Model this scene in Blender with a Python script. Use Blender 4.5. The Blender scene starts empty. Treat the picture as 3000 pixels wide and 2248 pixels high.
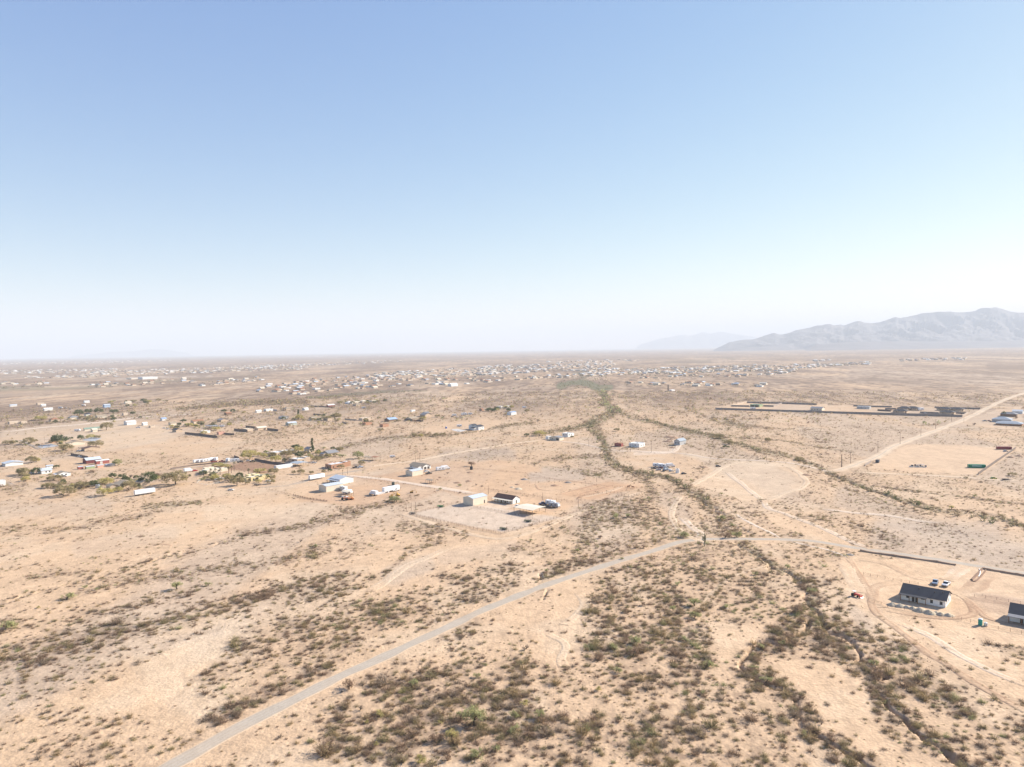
import bpy, math, random
import numpy as np
R = math.radians
random.seed(7); RNG = np.random.default_rng(11)
sc = bpy.context.scene
# ---------------------------------------------------------------- camera
H = 100.0; F = 2150.0; CX, CY = 1500.0, 1124.0
PITCH = math.atan((CY - 1023.0) / F); ROLL = R(0.9)
cam = bpy.data.cameras.new("camera"); camo = bpy.data.objects.new("camera", cam)
sc.collection.objects.link(camo); sc.camera = camo
cam.sensor_width = 36.0; cam.sensor_fit = 'HORIZONTAL'; cam.lens = F / 3000.0 * 36.0
cam.clip_start = 0.5; cam.clip_end = 200000.0
from mathutils import Matrix, Vector
camo.matrix_world = Matrix.Translation((0, 0, H)) @ Matrix.Rotation(R(90) - PITCH, 4, 'X') @ Matrix.Rotation(-ROLL, 4, 'Z')
# ---------------------------------------------------------------- light
SUN_AZ = R(26.0)      # direction towards the sun, angle from +X
SUN_EL = R(30.0)
EXPO = 1.19
w = bpy.data.worlds.new("World"); sc.world = w; w.use_nodes = True
nt = w.node_tree; nt.nodes.clear()
sky = nt.nodes.new('ShaderNodeTexSky'); sky.sky_type = 'NISHITA'; sky.sun_disc = False
sky.sun_elevation = SUN_EL; sky.sun_rotation = R(90) - SUN_AZ
sky.altitude = 500; sky.air_density = 1.0; sky.dust_density = 0.3; sky.ozone_density = 3.0
bg = nt.nodes.new('ShaderNodeBackground'); bg.inputs[1].default_value = 0.071
wo = nt.nodes.new('ShaderNodeOutputWorld')
# the camera's tone response on the sky: gentle per-channel gamma
sp_ = nt.nodes.new('ShaderNodeSeparateColor'); cb_ = nt.nodes.new('ShaderNodeCombineColor'); nt.links.new(sky.outputs[0], sp_.inputs[0])
for i_, (g_, c_, k_) in enumerate(((.98, 2.2, 1.13), (.80, 3.2, 1.085), (.40, 4.9, 1.03))):
    p_ = nt.nodes.new('ShaderNodeMath'); p_.operation = 'POWER'; p_.inputs[1].default_value = g_
    m_ = nt.nodes.new('ShaderNodeMath'); m_.operation = 'MULTIPLY'; m_.inputs[1].default_value = k_ * c_ ** (1 - g_)
    nt.links.new(sp_.outputs[i_], p_.inputs[0]); nt.links.new(p_.outputs[0], m_.inputs[0]); nt.links.new(m_.outputs[0], cb_.inputs[i_])
nt.links.new(cb_.outputs[0], bg.inputs[0]); nt.links.new(bg.outputs[0], wo.inputs[0])
sl = bpy.data.lights.new("sun", 'SUN'); sl.energy = 5.0; sl.angle = R(0.53); sl.color = (1.0, 0.92, 0.81)
so = bpy.data.objects.new("sun", sl); sc.collection.objects.link(so)
sd = Vector((math.cos(SUN_AZ) * math.cos(SUN_EL), math.sin(SUN_AZ) * math.cos(SUN_EL), math.sin(SUN_EL)))
so.rotation_euler = sd.to_track_quat('Z', 'Y').to_euler(); so.location = (300, 300, 400)
sc.view_settings.view_transform = 'Standard'; sc.view_settings.look = 'None'
sc.view_settings.exposure = EXPO; sc.view_settings.gamma = 1.0
sc.cycles.use_denoising = True
sc.cycles.max_bounces = 4; sc.cycles.diffuse_bounces = 2; sc.cycles.glossy_bounces = 1
sc.cycles.transparent_max_bounces = 4; sc.cycles.volume_bounces = 1

# ---------------------------------------------------------------- photo pixel <-> ground helpers
cr, sr = math.cos(ROLL), math.sin(ROLL); cp, sp = math.cos(PITCH), math.sin(PITCH)
def P(px, py):
    """ground point (z=0) that the photograph shows at pixel px,py"""
    x = (px - CX) / F; y = -(py - CY) / F
    x, y = x * cr + y * sr, -x * sr + y * cr
    X = x; Y = cp + y * sp; Z = -sp + y * cp
    if Z > -1e-4: Z = -1e-4
    t = H / -Z
    return (X * t, Y * t)
def Q(X, Y):
    """inverse of P, arrays allowed"""
    X = np.asarray(X, float); Y = np.asarray(Y, float)
    d = Y * cp + H * sp; d = np.where(d < 1, 1, d)
    y = (Y * sp - H * cp) / d; x = X / d
    x, y = x * cr - y * sr, x * sr + y * cr
    return CX + x * F, CY - y * F

def _h(ix, iy, s):
    n = (ix.astype(np.int64) * 374761393 + iy.astype(np.int64) * 668265263 + s * 2147483647) & 0xffffffff
    n = ((n ^ (n >> 13)) * 1274126177) & 0xffffffff
    return ((n ^ (n >> 16)) & 0xffffff) / float(0xffffff)
def vn(x, y, s=0):
    x = np.asarray(x, float); y = np.asarray(y, float)
    ix = np.floor(x); iy = np.floor(y); fx = x - ix; fy = y - iy
    fx = fx * fx * (3 - 2 * fx); fy = fy * fy * (3 - 2 * fy)
    a = _h(ix, iy, s); b = _h(ix + 1, iy, s); c = _h(ix, iy + 1, s); d = _h(ix + 1, iy + 1, s)
    return (a * (1 - fx) + b * fx) * (1 - fy) + (c * (1 - fx) + d * fx) * fy
def fbm(x, y, s=0, o=4):
    v = 0; a = .5; t = 0
    for i in range(o):
        v = v + a * vn(x * 2 ** i, y * 2 ** i, s + i * 17); t += a; a *= .5
    return v / t
def sstep(a, b, x):
    t = np.clip((x - a) / (b - a), 0, 1); return t * t * (3 - 2 * t)
def pdist(x, y, pts):
    """distance from points to a polyline"""
    d = np.full(np.shape(x), 1e9)
    for (x0, y0), (x1, y1) in zip(pts[:-1], pts[1:]):
        dx, dy = x1 - x0, y1 - y0; L = dx * dx + dy * dy + 1e-9
        t = np.clip(((x - x0) * dx + (y - y0) * dy) / L, 0, 1)
        d = np.minimum(d, np.hypot(x - x0 - t * dx, y - y0 - t * dy))
    return d
def inpoly(x, y, pts):
    r = np.zeros(np.shape(x), bool); n = len(pts)
    for i in range(n):
        x0, y0 = pts[i]; x1, y1 = pts[(i + 1) % n]
        if y0 == y1: continue
        c = ((y0 > y) != (y1 > y)) & (x < (x1 - x0) * (y - y0) / (y1 - y0) + x0)
        r ^= c
    return r
def smooth_line(pts, n=5):
    """Catmull-Rom"""
    p = [pts[0]] + list(pts) + [pts[-1]]; out = []
    for i in range(1, len(p) - 2):
        for k in range(n):
            t = k / n; a, b, c, d = [np.array(q, float) for q in p[i - 1:i + 3]]
            out.append(tuple(.5 * ((2 * b) + (-a + c) * t + (2 * a - 5 * b + 4 * c - d) * t * t + (-a + 3 * b - 3 * c + d) * t ** 3)))
    out.append(tuple(pts[-1])); return out

# ---------------------------------------------------------------- digitised layout (photo pixels)
ROAD = [(440, 2248 + 30), (540, 2225), (640, 2168), (820, 2070), (1000, 1982), (1100, 1938), (1250, 1866), (1420, 1788), (1580, 1722), (1740, 1668), (1900, 1618), (1985, 1591), (2030, 1583), (2080, 1580),
        (2200, 1580), (2330, 1583), (2400, 1589), (2500, 1606), (2620, 1622), (2760, 1643), (2830, 1654), (2900, 1664), (3000, 1679), (3200, 1710)]
FARROAD = [(2440, 1384), (2500, 1364), (2560, 1342), (2595, 1322), (2640, 1300), (2700, 1276), (2760, 1255), (2810, 1236), (2860, 1213), (2905, 1190), (2960, 1166), (3010, 1150), (3120, 1120)]
CHANNELS = [  # (polyline, width m, depth m)
    ([(2165, 1545), (2190, 1566), (2155, 1578), (2168, 1600), (2205, 1625), (2240, 1650), (2262, 1662), (2300, 1676), (2340, 1690), (2352, 1712), (2378, 1740), (2362, 1775), (2395, 1795), (2380, 1822), (2330, 1850), (2235, 1895), (2198, 1935), (2195, 1965), (2228, 1992), (2262, 2018), (2310, 2024), (2335, 2045), (2350, 2062), (2356, 2100), (2372, 2118), (2380, 2140), (2412, 2166), (2440, 2185), (2470, 2200), (2505, 2232), (2540, 2262)], 3.2, 1.5),
    ([(2395, 1795), (2440, 1848), (2480, 1895), (2530, 1935), (2548, 1952), (2575, 1975), (2556, 1996), (2590, 2040), (2620, 2070), (2632, 2090), (2680, 2135), (2740, 2165), (2785, 2195), (2810, 2225), (2860, 2262)], 3.0, 1.5),
    ([(2000, 1425), (2030, 1445), (2075, 1478), (2105, 1510), (2120, 1533), (2150, 1545), (2190, 1566)], 3.5, 1.2),
    ([(2065, 1546), (2085, 1558), (2105, 1566)], 1.6, 1.0), ([(2110, 1545), (2135, 1557)], 1.6, 1.0),
    ([(2130, 1626), (2165, 1652)], 1.3, .8),
    ([(2330, 1345), (2400, 1370), (2440, 1395), (2500, 1415), (2560, 1440), (2600, 1452), (2640, 1470), (2700, 1487), (2770, 1500), (2850, 1502), (2930, 1520), (3010, 1550), (3150, 1600)], 5, 1.6),
    ([(2570, 1424), (2640, 1436), (2720, 1444), (2790, 1452), (2870, 1463), (2960, 1473), (3050, 1486)], 3.5, 1.2),
    ([(1590, 1690), (1588, 1715), (1605, 1735), (1580, 1752)], 2.2, 1.2),
    ([(0, 1774), (45, 1746), (113, 1733), (181, 1719), (253, 1701), (316, 1681), (407, 1656), (497, 1629), (560, 1612), (588, 1606), (640, 1590), (678, 1579), (768, 1559), (859, 1545)], 2.6, .8),
    ([(1760, 1290), (1775, 1335), (1800, 1358), (1850, 1385), (1900, 1392), (1960, 1402), (2000, 1425)], 4.0, 1.2)]
ROADG = [P(*q) for q in smooth_line(ROAD)]; FARG = [P(*q) for q in smooth_line(FARROAD)]
CHG = [([P(*q) for q in smooth_line(c, 3)], wd, dp) for c, wd, dp in CHANNELS]
def hz(x, y):
    """terrain height"""
    x = np.asarray(x, float); y = np.asarray(y, float)
    z = (fbm(x / 90., y / 90., 3, 3) - .5) * .8 + (vn(x / 7., y / 7., 9) - .5) * .10
    r = np.hypot(x, y)
    near = r < 900
    if near.any():
        xs, ys = x[near], y[near]; c = np.zeros(xs.shape)
        wob = (vn(xs / 3., ys / 3., 21) - .5) * 1.8
        sx_ = (vn(xs / 9., ys / 9., 24) - .5) * 7; sy_ = (vn(xs / 9., ys / 9., 25) - .5) * 7
        for g, wd, dp in CHG:
            gx = [p[0] for p in g]; gy = [p[1] for p in g]
            bb = (xs > min(gx) - 12) & (xs < max(gx) + 12) & (ys > min(gy) - 12) & (ys < max(gy) + 12)
            if not bb.any(): continue
            d = pdist(xs[bb] + sx_[bb], ys[bb] + sy_[bb], g) + wob[bb]
            cc = c[bb]; c[bb] = np.maximum(cc, dp * (1 - sstep(wd * .14, wd * .36, d)) * (.35 + .65 * sstep(.35, .6, vn(xs[bb] / 16., ys[bb] / 22., 23))))
        k = c > 0
        if k.any():
            dr = pdist(xs[k], ys[k], ROADG); c[k] *= sstep(3.5, 6.5, dr)
        zz = z[near]; zz -= c; z[near] = zz
    return z
def hz1(x, y): return float(hz(np.array([x]), np.array([y]))[0])

# vegetation density strokes (pixels): polyline, half width px, density
VS = [
 ([(0, 1774), (113, 1733), (253, 1701), (407, 1656), (588, 1606), (768, 1559), (859, 1545), (1000, 1516)], 6, .55),
 ([(700, 1565), (860, 1548), (1000, 1515), (1060, 1500)], 9, .8), ([(77, 1692), (180, 1684), (290, 1674)], 6, .8), ([(300, 1652), (350, 1640)], 6, .7),
 ([(136, 1557), (240, 1545), (316, 1527), (407, 1511), (470, 1503)], 7, .6), ([(420, 1487), (500, 1478), (588, 1473)], 6, .95),
 ([(330, 1598), (420, 1585)], 4, .6), ([(0, 1700), (130, 1630), (300, 1640)], 18, .25),
 ([(500, 1650), (588, 1612)], 5, .8), ([(170, 1722), (260, 1700)], 8, .5), ([(0, 1560), (60, 1540)], 10, .5),
 ([(407, 1837), (520, 1810), (633, 1783), (760, 1752), (859, 1719), (1000, 1701)], 20, .62),
 ([(226, 1814), (362, 1783), (497, 1746), (588, 1719)], 14, .55), ([(316, 1710), (452, 1683), (588, 1674), (768, 1656), (900, 1618), (960, 1605)], 17, .75),
 ([(836, 1837), (920, 1830), (1000, 1823)], 28, .7), ([(850, 1600), (900, 1610)], 12, .6),
 ([(180, 1756), (280, 1730), (330, 1700)], 12, .6), ([(850, 1760), (950, 1740), (1000, 1738)], 14, .6),
 ([(0, 1935), (150, 1895), (300, 1865), (430, 1835)], 40, .68), ([(0, 1835), (60, 1830)], 20, .6),
 ([(0, 2030), (158, 2000), (270, 1940)], 22, .5), ([(90, 2225), (200, 2210), (320, 2205)], 28, .45), ([(0, 2120), (200, 2110), (370, 2100)], 34, .16),
 ([(600, 1985), (700, 1930), (800, 1890), (960, 1850)], 48, .55), ([(740, 1900), (900, 1930), (1000, 1900)], 60, .5),
 ([(640, 2110), (730, 2060), (830, 2020), (960, 1970)], 20, .75), ([(520, 2190), (640, 2130)], 14, .5), ([(640, 2020), (700, 2030)], 22, .4),
 ([(1180, 1545), (1270, 1556), (1360, 1562)], 17, .75), ([(1300, 1578), (1270, 1586), (1195, 1620), (1160, 1665), (1045, 1720), (1000, 1733)], 11, .7),
 ([(1000, 1630), (1090, 1593), (1180, 1565)], 18, .45), ([(1000, 1700), (1040, 1690)], 20, .3),
 ([(1295, 1690), (1375, 1702)], 16, .7), ([(1395, 1680), (1500, 1665)], 14, .65), ([(1150, 1775), (1350, 1745), (1500, 1722)], 26, .5),
 ([(1000, 1790), (1200, 1820), (1370, 1836)], 36, .58), ([(1768, 1480), (1740, 1540), (1700, 1610), (1680, 1650), (1600, 1690), (1590, 1735)], 18, .9),
 ([(1740, 1500), (1850, 1500), (1950, 1560), (1995, 1570)], 40, .85), ([(1720, 1640), (1800, 1620), (1870, 1590)], 30, .65), ([(1500, 1612), (1640, 1610)], 18, .5),
 ([(1620, 1560), (1680, 1560)], 26, .5), ([(1480, 1750), (1560, 1740)], 10, .5),
 ([(1760, 1790), (1860, 1720), (1980, 1650)], 60, .62), ([(1950, 1700), (1950, 1830)], 60, .72), ([(1740, 1890), (1850, 1880), (1990, 1870)], 50, .72),
 ([(1100, 2010), (1350, 2050), (1600, 2070)], 55, .62), ([(1000, 2160), (1500, 2170), (2050, 2170)], 80, .68), ([(1270, 2100), (1600, 2120)], 45, .8),
 ([(1500, 1960), (1750, 1990), (2000, 1990)], 45, .6), ([(1080, 2010), (1290, 1985), (1400, 1940)], 22, .6), ([(1240, 1870), (1330, 1830)], 12, .6),
 ([(1520, 1770), (1650, 1700)], 26, .10), ([(1330, 1850), (1450, 1800)], 12, .3),
 ([(2040, 1840), (2040, 2060)], 45, .66), ([(2360, 1828), (2300, 1865), (2210, 1910), (2200, 1965), (2240, 2000), (2330, 2040), (2355, 2110), (2380, 2145), (2425, 2175), (2490, 2225), (2520, 2260)], 34, .8),
 ([(2280, 2050), (2290, 2130)], 40, .5), ([(2050, 2120), (2200, 2160), (2300, 2220)], 60, .4),
 ([(2330, 1828), (2430, 1895), (2490, 1925), (2560, 1990), (2600, 2060), (2700, 2145), (2850, 2260)], 36, .85),
 ([(2420, 1840), (2520, 1870), (2620, 1930), (2680, 2010), (2740, 2050), (2830, 2080)], 32, .62), ([(2880, 2090), (2940, 2140), (3000, 2190)], 26, .45), ([(2640, 1990), (2740, 2080)], 22, .4),
 ([(2000, 1430), (2080, 1480), (2110, 1520), (2150, 1565), (2190, 1590)], 20, .85), ([(2170, 1590), (2230, 1640), (2290, 1670), (2345, 1695), (2375, 1730), (2390, 1770), (2380, 1820)], 15, 1.),
 ([(2360, 1780), (2400, 1830), (2460, 1870)], 22, .8), ([(2060, 1620), (2140, 1700), (2100, 1800)], 80, .6), ([(2240, 1780), (2260, 1830)], 40, .35), ([(2060, 1540), (2200, 1500), (2290, 1560), (2340, 1580)], 18, .55),
 ([(2350, 1610), (2450, 1640)], 16, .5), ([(2420, 1700), (2440, 1760)], 22, .35), ([(2330, 1640), (2480, 1660)], 10, .3),
 ([(2500, 1600), (2700, 1560), (3000, 1600)], 60, .38), ([(2480, 1535), (2570, 1555), (2640, 1590)], 10, .85), ([(2340, 1512), (2430, 1520)], 8, .8), ([(2480, 1470), (2800, 1530), (3000, 1580)], 50, .4),
 ([(2540, 1430), (2600, 1450), (2680, 1478), (2760, 1500), (2850, 1503), (2940, 1522), (3010, 1545)], 8, .95), ([(2560, 1424), (2700, 1442), (2870, 1463), (3000, 1478)], 4, .7),
 ([(2000, 1262), (2080, 1275), (2150, 1300), (2230, 1320), (2330, 1342), (2400, 1368), (2440, 1392), (2500, 1415), (2560, 1440)], 7, 1.), ([(2110, 1280), (2290, 1290), (2380, 1308), (2500, 1325)], 2.5, .9),
 ([(2000, 1190), (2110, 1240), (2250, 1255), (2330, 1262)], 4, .7), ([(2130, 1235), (2180, 1250)], 6, .9),
 ([(2480, 1430), (2560, 1460), (2650, 1490), (2740, 1505)], 6, .8), ([(2960, 1420), (3000, 1450)], 12, .5),
 ([(1640, 1130), (1700, 1120), (1760, 1140), (1790, 1135)], 12, 1.), ([(1760, 1150), (1775, 1165), (1770, 1180), (1795, 1195), (1805, 1205)], 12, 1.),
 ([(1805, 1205), (1780, 1220), (1740, 1235), (1725, 1248), (1750, 1270), (1765, 1290), (1780, 1320), (1790, 1345), (1805, 1365)], 13, .95),
 ([(1740, 1240), (1680, 1256), (1600, 1266), (1560, 1272)], 6, .9), ([(1805, 1205), (1850, 1225), (1930, 1240), (2000, 1262)], 5, .9),
 ([(1800, 1362), (1850, 1385), (1950, 1398), (2010, 1425), (2080, 1478)], 8, .9), ([(1500, 1392), (1560, 1365), (1600, 1345), (1740, 1335), (1790, 1340)], 7, .7),
 ([(1700, 1400), (1780, 1385)], 8, .6), ([(1890, 1400), (1910, 1440), (1905, 1460)], 14, .8), ([(1950, 1450), (1900, 1500)], 40, .35),
 ([(1000, 1310), (1120, 1285), (1220, 1278), (1320, 1275), (1400, 1262), (1500, 1245), (1560, 1240)], 4, .9), ([(1210, 1275), (1300, 1272)], 6, .8),
 ([(0, 1257), (150, 1245), (330, 1227)], 6, .6), ([(520, 1200), (640, 1188), (760, 1180), (900, 1178)], 6, .8), ([(900, 1165), (1040, 1155), (1140, 1146), (1250, 1145)], 4, .9), ([(0, 1136), (150, 1132)], 4, .9),
 ([(600, 1290), (800, 1268), (1000, 1260)], 12, .5), ([(0, 1290), (60, 1310)], 20, .5), ([(150, 1420), (300, 1425)], 10, .7), ([(0, 1430), (60, 1440)], 20, .6), ([(200, 1320), (30, 1320)], 12, .4),
 ([(1170, 1462), (1260, 1432)], 8, .9), ([(1000, 1500), (1100, 1480), (1180, 1465)], 9, .7), ([(1250, 1480), (1320, 1460)], 9, .35), ([(1350, 1430), (1480, 1400)], 4, .4), ([(1320, 1390), (1420, 1370)], 14, .25),
 ([(2030, 1500), (2030, 1420)], 14, .5), ([(1600, 1420), (1500, 1440)], 10, .05)]
# cleared polygons: density
VC = [
 ([(800, 1415), (900, 1395), (1130, 1380), (1160, 1365), (1290, 1352), (1470, 1345), (1620, 1380), (1760, 1400), (1890, 1425), (1730, 1470), (1480, 1572), (1440, 1570), (1170, 1508), (1290, 1480), (1300, 1440), (1170, 1460), (1040, 1485), (900, 1470)], .06),
 ([(1170, 1440), (1290, 1412), (1330, 1430), (1180, 1470)], .45),
 ([(2500, 1632), (2600, 1640), (2700, 1645), (2790, 1660), (3060, 1690), (3060, 1900), (2880, 1880), (2700, 1810), (2560, 1792), (2490, 1760), (2470, 1690), (2460, 1650)], 0.0),
 ([(2470, 1720), (2560, 1790), (2700, 1815), (2880, 1880), (3060, 1960), (3060, 2080), (2860, 1990), (2640, 1870), (2540, 1830)], .10),
 ([(2535, 1368), (2600, 1330), (2650, 1302), (2740, 1300), (2950, 1312), (2970, 1320), (2870, 1393), (2700, 1385)], 0.0),
 ([(2030, 1420), (2090, 1370), (2200, 1352), (2330, 1362), (2360, 1400), (2340, 1440), (2260, 1465), (2180, 1470), (2110, 1440)], .04),
 ([(1830, 1345), (1870, 1325), (2000, 1300), (2080, 1330), (2040, 1380), (1990, 1395), (1900, 1385)], .10),
 ([(0, 1262), (200, 1238), (330, 1228), (600, 1240), (520, 1290), (640, 1300), (560, 1335), (300, 1325), (160, 1300), (0, 1300)], .04),
 ([(330, 1270), (520, 1290), (700, 1282), (720, 1300), (560, 1340), (340, 1320)], .08),
 ([(200, 1335), (330, 1330), (340, 1370), (220, 1380), (30, 1385), (40, 1365)], .08),
 ([(560, 1350), (850, 1340), (1000, 1370), (1140, 1355), (1200, 1360), (1100, 1390), (900, 1400), (700, 1435), (560, 1425)], .12),
 ([(600, 1430), (860, 1420), (830, 1460), (960, 1478), (900, 1530), (600, 1545), (480, 1540), (680, 1500)], .10),
 ([(250, 2050), (560, 1860), (640, 1842), (720, 1840), (640, 1930), (540, 2010), (620, 2050), (560, 2170), (400, 2090), (200, 2060)], .02),
 ([(0, 1480), (300, 1470), (420, 1480), (300, 1510), (0, 1540)], .12), ([(450, 1500), (640, 1480), (840, 1500), (700, 1540), (520, 1580), (400, 1600), (470, 1540)], .10),
 ([(100, 1600), (400, 1570), (440, 1600), (200, 1650), (60, 1650)], .12),
 ([(1090, 1740), (1180, 1640), (1260, 1600), (1480, 1580), (1560, 1560), (1480, 1620), (1300, 1660), (1180, 1720)], .05),
 ([(1480, 1800), (1640, 1700), (1730, 1680), (1700, 1780), (1690, 1850), (1640, 1960), (1560, 1930), (1580, 1840), (1420, 1840)], .07),
 ([(2250, 1950), (2330, 1930), (2440, 1940), (2540, 2010), (2560, 2100), (2460, 2120), (2400, 2060), (2330, 2010)], .04),
 ([(2090, 1840), (2200, 1830), (2240, 1860), (2160, 1920), (2110, 1940)], .06), ([(2430, 2120), (2560, 2110), (2620, 2200), (2540, 2210)], .12),
 ([(2230, 1500), (2390, 1540), (2480, 1600), (2330, 1560), (2260, 1530)], .10), ([(2340, 1560), (2420, 1550), (2500, 1600), (2380, 1585)], .04),
 ([(1230, 1250), (1400, 1230), (1480, 1235), (1400, 1262), (1250, 1268)], .05), ([(1550, 1290), (1700, 1290), (1760, 1305), (1600, 1302)], .1),
 ([(2850, 1215), (3000, 1190), (3000, 1250), (2800, 1250)], .03), ([(2100, 1198), (2190, 1180), (2820, 1195), (2820, 1220)], .02),
 ([(0, 1140), (300, 1130), (500, 1128), (300, 1150), (0, 1165)], .1)]
QS = 4; GW, GH = 760, 576
_gx, _gy = np.meshgrid((np.arange(GW) + .5) * QS, (np.arange(GH) + .5) * QS)
DM = np.full(_gx.shape, .24)
DM += .12 * sstep(1650, 2100, _gx) * sstep(1250, 1300, _gy) + .10 * sstep(1450, 1200, _gy)
_wob = (fbm(_gx / 40., _gy / 16., 5, 3) - .5)
for pts, hw, de in VS:
    if de < .2: continue
    xs = [p[0] for p in pts]; ys = [p[1] for p in pts]; m = hw * 2.5 + 4
    j0, j1 = max(0, int((min(ys) - m) / QS)), min(GH, int((max(ys) + m) / QS) + 1); i0, i1 = max(0, int((min(xs) - m) / QS)), min(GW, int((max(xs) + m) / QS) + 1)
    if j1 <= j0 or i1 <= i0: continue
    s = np.s_[j0:j1, i0:i1]
    d = pdist(_gx[s], _gy[s], pts) + _wob[s] * hw * 1.6
    a = 1 - sstep(hw * .6, hw * 1.35, d)
    DM[s] = np.maximum(DM[s], DM[s] * (1 - a) + de * a)
for pts, de in VC:
    k = inpoly(_gx + _wob * 30, _gy + _wob * 14, pts); DM[k] = np.minimum(DM[k], de)
VEGPX = DM.copy()
def veg(x, y):
    """vegetation density 0..1 at ground points"""
    px, py = Q(x, y)
    i = np.clip((px / QS).astype(int), 0, GW - 1); j = np.clip((py / QS).astype(int), 0, GH - 1)
    d = VEGPX[j, i]
    out = (px < 0) | (px > 3030) | (py > 2290) | (np.asarray(y) < 20)
    d = np.where(out, .35, d)
    a = R(83); u = x * math.cos(a) + y * math.sin(a); v = -x * math.sin(a) + y * math.cos(a)
    n = fbm(u / 70., v / 14., 31, 3); n2 = vn(x / 9., y / 9., 41)
    k = np.clip((n - .32) * 3.2, 0, 1.7) * (.55 + .9 * n2); nr_ = sstep(420, 250, np.hypot(x, y)); mx_ = .35 + .2 * nr_; k = k * (1 - mx_) + .95 * mx_ * (.4 + 1.2 * n2)
    return np.clip(d * (k * .95 + .75 * d + .12), 0, 1) * np.where(d < .03, d * 10, 1)

# ---------------------------------------------------------------- materials
MATS = {}
def mat(name, col, rough=.8, noise=0., scale=1., metal=0., spec=.3):
    if name in MATS: return MATS[name]
    m = bpy.data.materials.new(name); m.use_nodes = True; n = m.node_tree; b = n.nodes['Principled BSDF']
    b.inputs['Base Color'].default_value = (*col, 1); b.inputs['Roughness'].default_value = rough
    b.inputs['Metallic'].default_value = metal; b.inputs['Specular IOR Level'].default_value = spec
    if noise:
        tc = n.nodes.new('ShaderNodeTexCoord'); nz = n.nodes.new('ShaderNodeTexNoise'); nz.inputs['Scale'].default_value = scale; nz.inputs['Detail'].default_value = 5
        mr = n.nodes.new('ShaderNodeMapRange'); mr.inputs['From Min'].default_value = .3; mr.inputs['From Max'].default_value = .7
        mr.inputs['To Min'].default_value = 1 - noise; mr.inputs['To Max'].default_value = 1 + noise
        mx = n.nodes.new('ShaderNodeVectorMath'); mx.operation = 'SCALE'; mx.inputs[0].default_value = col
        n.links.new(tc.outputs['Object'], nz.inputs['Vector']); n.links.new(nz.outputs['Fac'], mr.inputs['Value']); n.links.new(mr.outputs[0], mx.inputs['Scale']); n.links.new(mx.outputs[0], b.inputs['Base Color'])
    MATS[name] = m; return m
def attr_mat(name, rough=.9, trans=0., noise=0., scales=(), bump=0., spec=.1):
    m = bpy.data.materials.new(name); m.use_nodes = True; n = m.node_tree; b = n.nodes['Principled BSDF']
    b.inputs['Roughness'].default_value = rough; b.inputs['Specular IOR Level'].default_value = spec
    at = n.nodes.new('ShaderNodeAttribute'); at.attribute_name = 'Col'; out = at.outputs['Color']
    g = n.nodes.new('ShaderNodeNewGeometry')
    for sc_, am in scales:
        nz = n.nodes.new('ShaderNodeTexNoise'); nz.inputs['Scale'].default_value = sc_; nz.inputs['Detail'].default_value = 3
        mr = n.nodes.new('ShaderNodeMapRange'); mr.inputs['From Min'].default_value = .3; mr.inputs['From Max'].default_value = .7
        mr.inputs['To Min'].default_value = 1 - am; mr.inputs['To Max'].default_value = 1 + am
        mx = n.nodes.new('ShaderNodeVectorMath'); mx.operation = 'SCALE'
        n.links.new(g.outputs['Position'], nz.inputs['Vector']); n.links.new(nz.outputs['Fac'], mr.inputs['Value'])
        n.links.new(out, mx.inputs[0]); n.links.new(mr.outputs[0], mx.inputs['Scale']); out = mx.outputs[0]
    n.links.new(out, b.inputs['Base Color'])
    if bump:
        nz = n.nodes.new('ShaderNodeTexNoise'); nz.inputs['Scale'].default_value = .9; nz.inputs['Detail'].default_value = 4
        bp = n.nodes.new('ShaderNodeBump'); bp.inputs['Strength'].default_value = bump; bp.inputs['Distance'].default_value = .35
        n.links.new(g.outputs['Position'], nz.inputs['Vector']); n.links.new(nz.outputs['Fac'], bp.inputs['Height']); n.links.new(bp.outputs[0], b.inputs['Normal'])
    if trans:
        tr = n.nodes.new('ShaderNodeBsdfTranslucent'); ms = n.nodes.new('ShaderNodeMixShader'); ms.inputs[0].default_value = trans
        n.links.new(out, tr.inputs['Color']); n.links.new(b.outputs[0], ms.inputs[1]); n.links.new(tr.outputs[0], ms.inputs[2])
        n.links.new(ms.outputs[0], n.nodes['Material Output'].inputs[0])
    return m
SOIL = attr_mat('desert_soil', scales=((.05, .05), (.28, .09), (1.3, .10)), bump=.8)
GRAVEL = attr_mat('road_gravel', scales=((.25, .05), (2.2, .08)), bump=.15)
SCRUB = attr_mat('scrub_twigs', trans=.35)
ROCK = attr_mat('mountain_rock', scales=((.0012, .12), (.005, .12)))

# ---------------------------------------------------------------- mesh helpers
def link(o): sc.collection.objects.link(o); return o
def tag(o, label=None, cat=None, group=None, kind=None):
    if label: o['label'] = label
    if cat: o['category'] = cat
    if group: o['group'] = group
    if kind: o['kind'] = kind
    return o
def npmesh(name, V, Fc, m, cols=None, smooth=False):
    """fast mesh; Fc int array (n,3|4)"""
    me = bpy.data.meshes.new(name); V = np.ascontiguousarray(V, np.float32); Fc = np.ascontiguousarray(Fc, np.int32); k = Fc.shape[1]
    me.vertices.add(len(V)); me.vertices.foreach_set('co', V.ravel())
    me.loops.add(Fc.size); me.loops.foreach_set('vertex_index', Fc.ravel())
    me.polygons.add(len(Fc)); me.polygons.foreach_set('loop_start', np.arange(0, Fc.size, k, dtype=np.int32))
    me.polygons.foreach_set('use_smooth', np.full(len(Fc), smooth, bool))
    me.update(calc_edges=True)
    if cols is not None:
        a = me.color_attributes.new('Col', 'FLOAT_COLOR', 'POINT'); c = np.ones((len(V), 4), np.float32); c[:, :3] = cols; a.data.foreach_set('color', c.ravel())
    me.materials.append(m); return me
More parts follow.
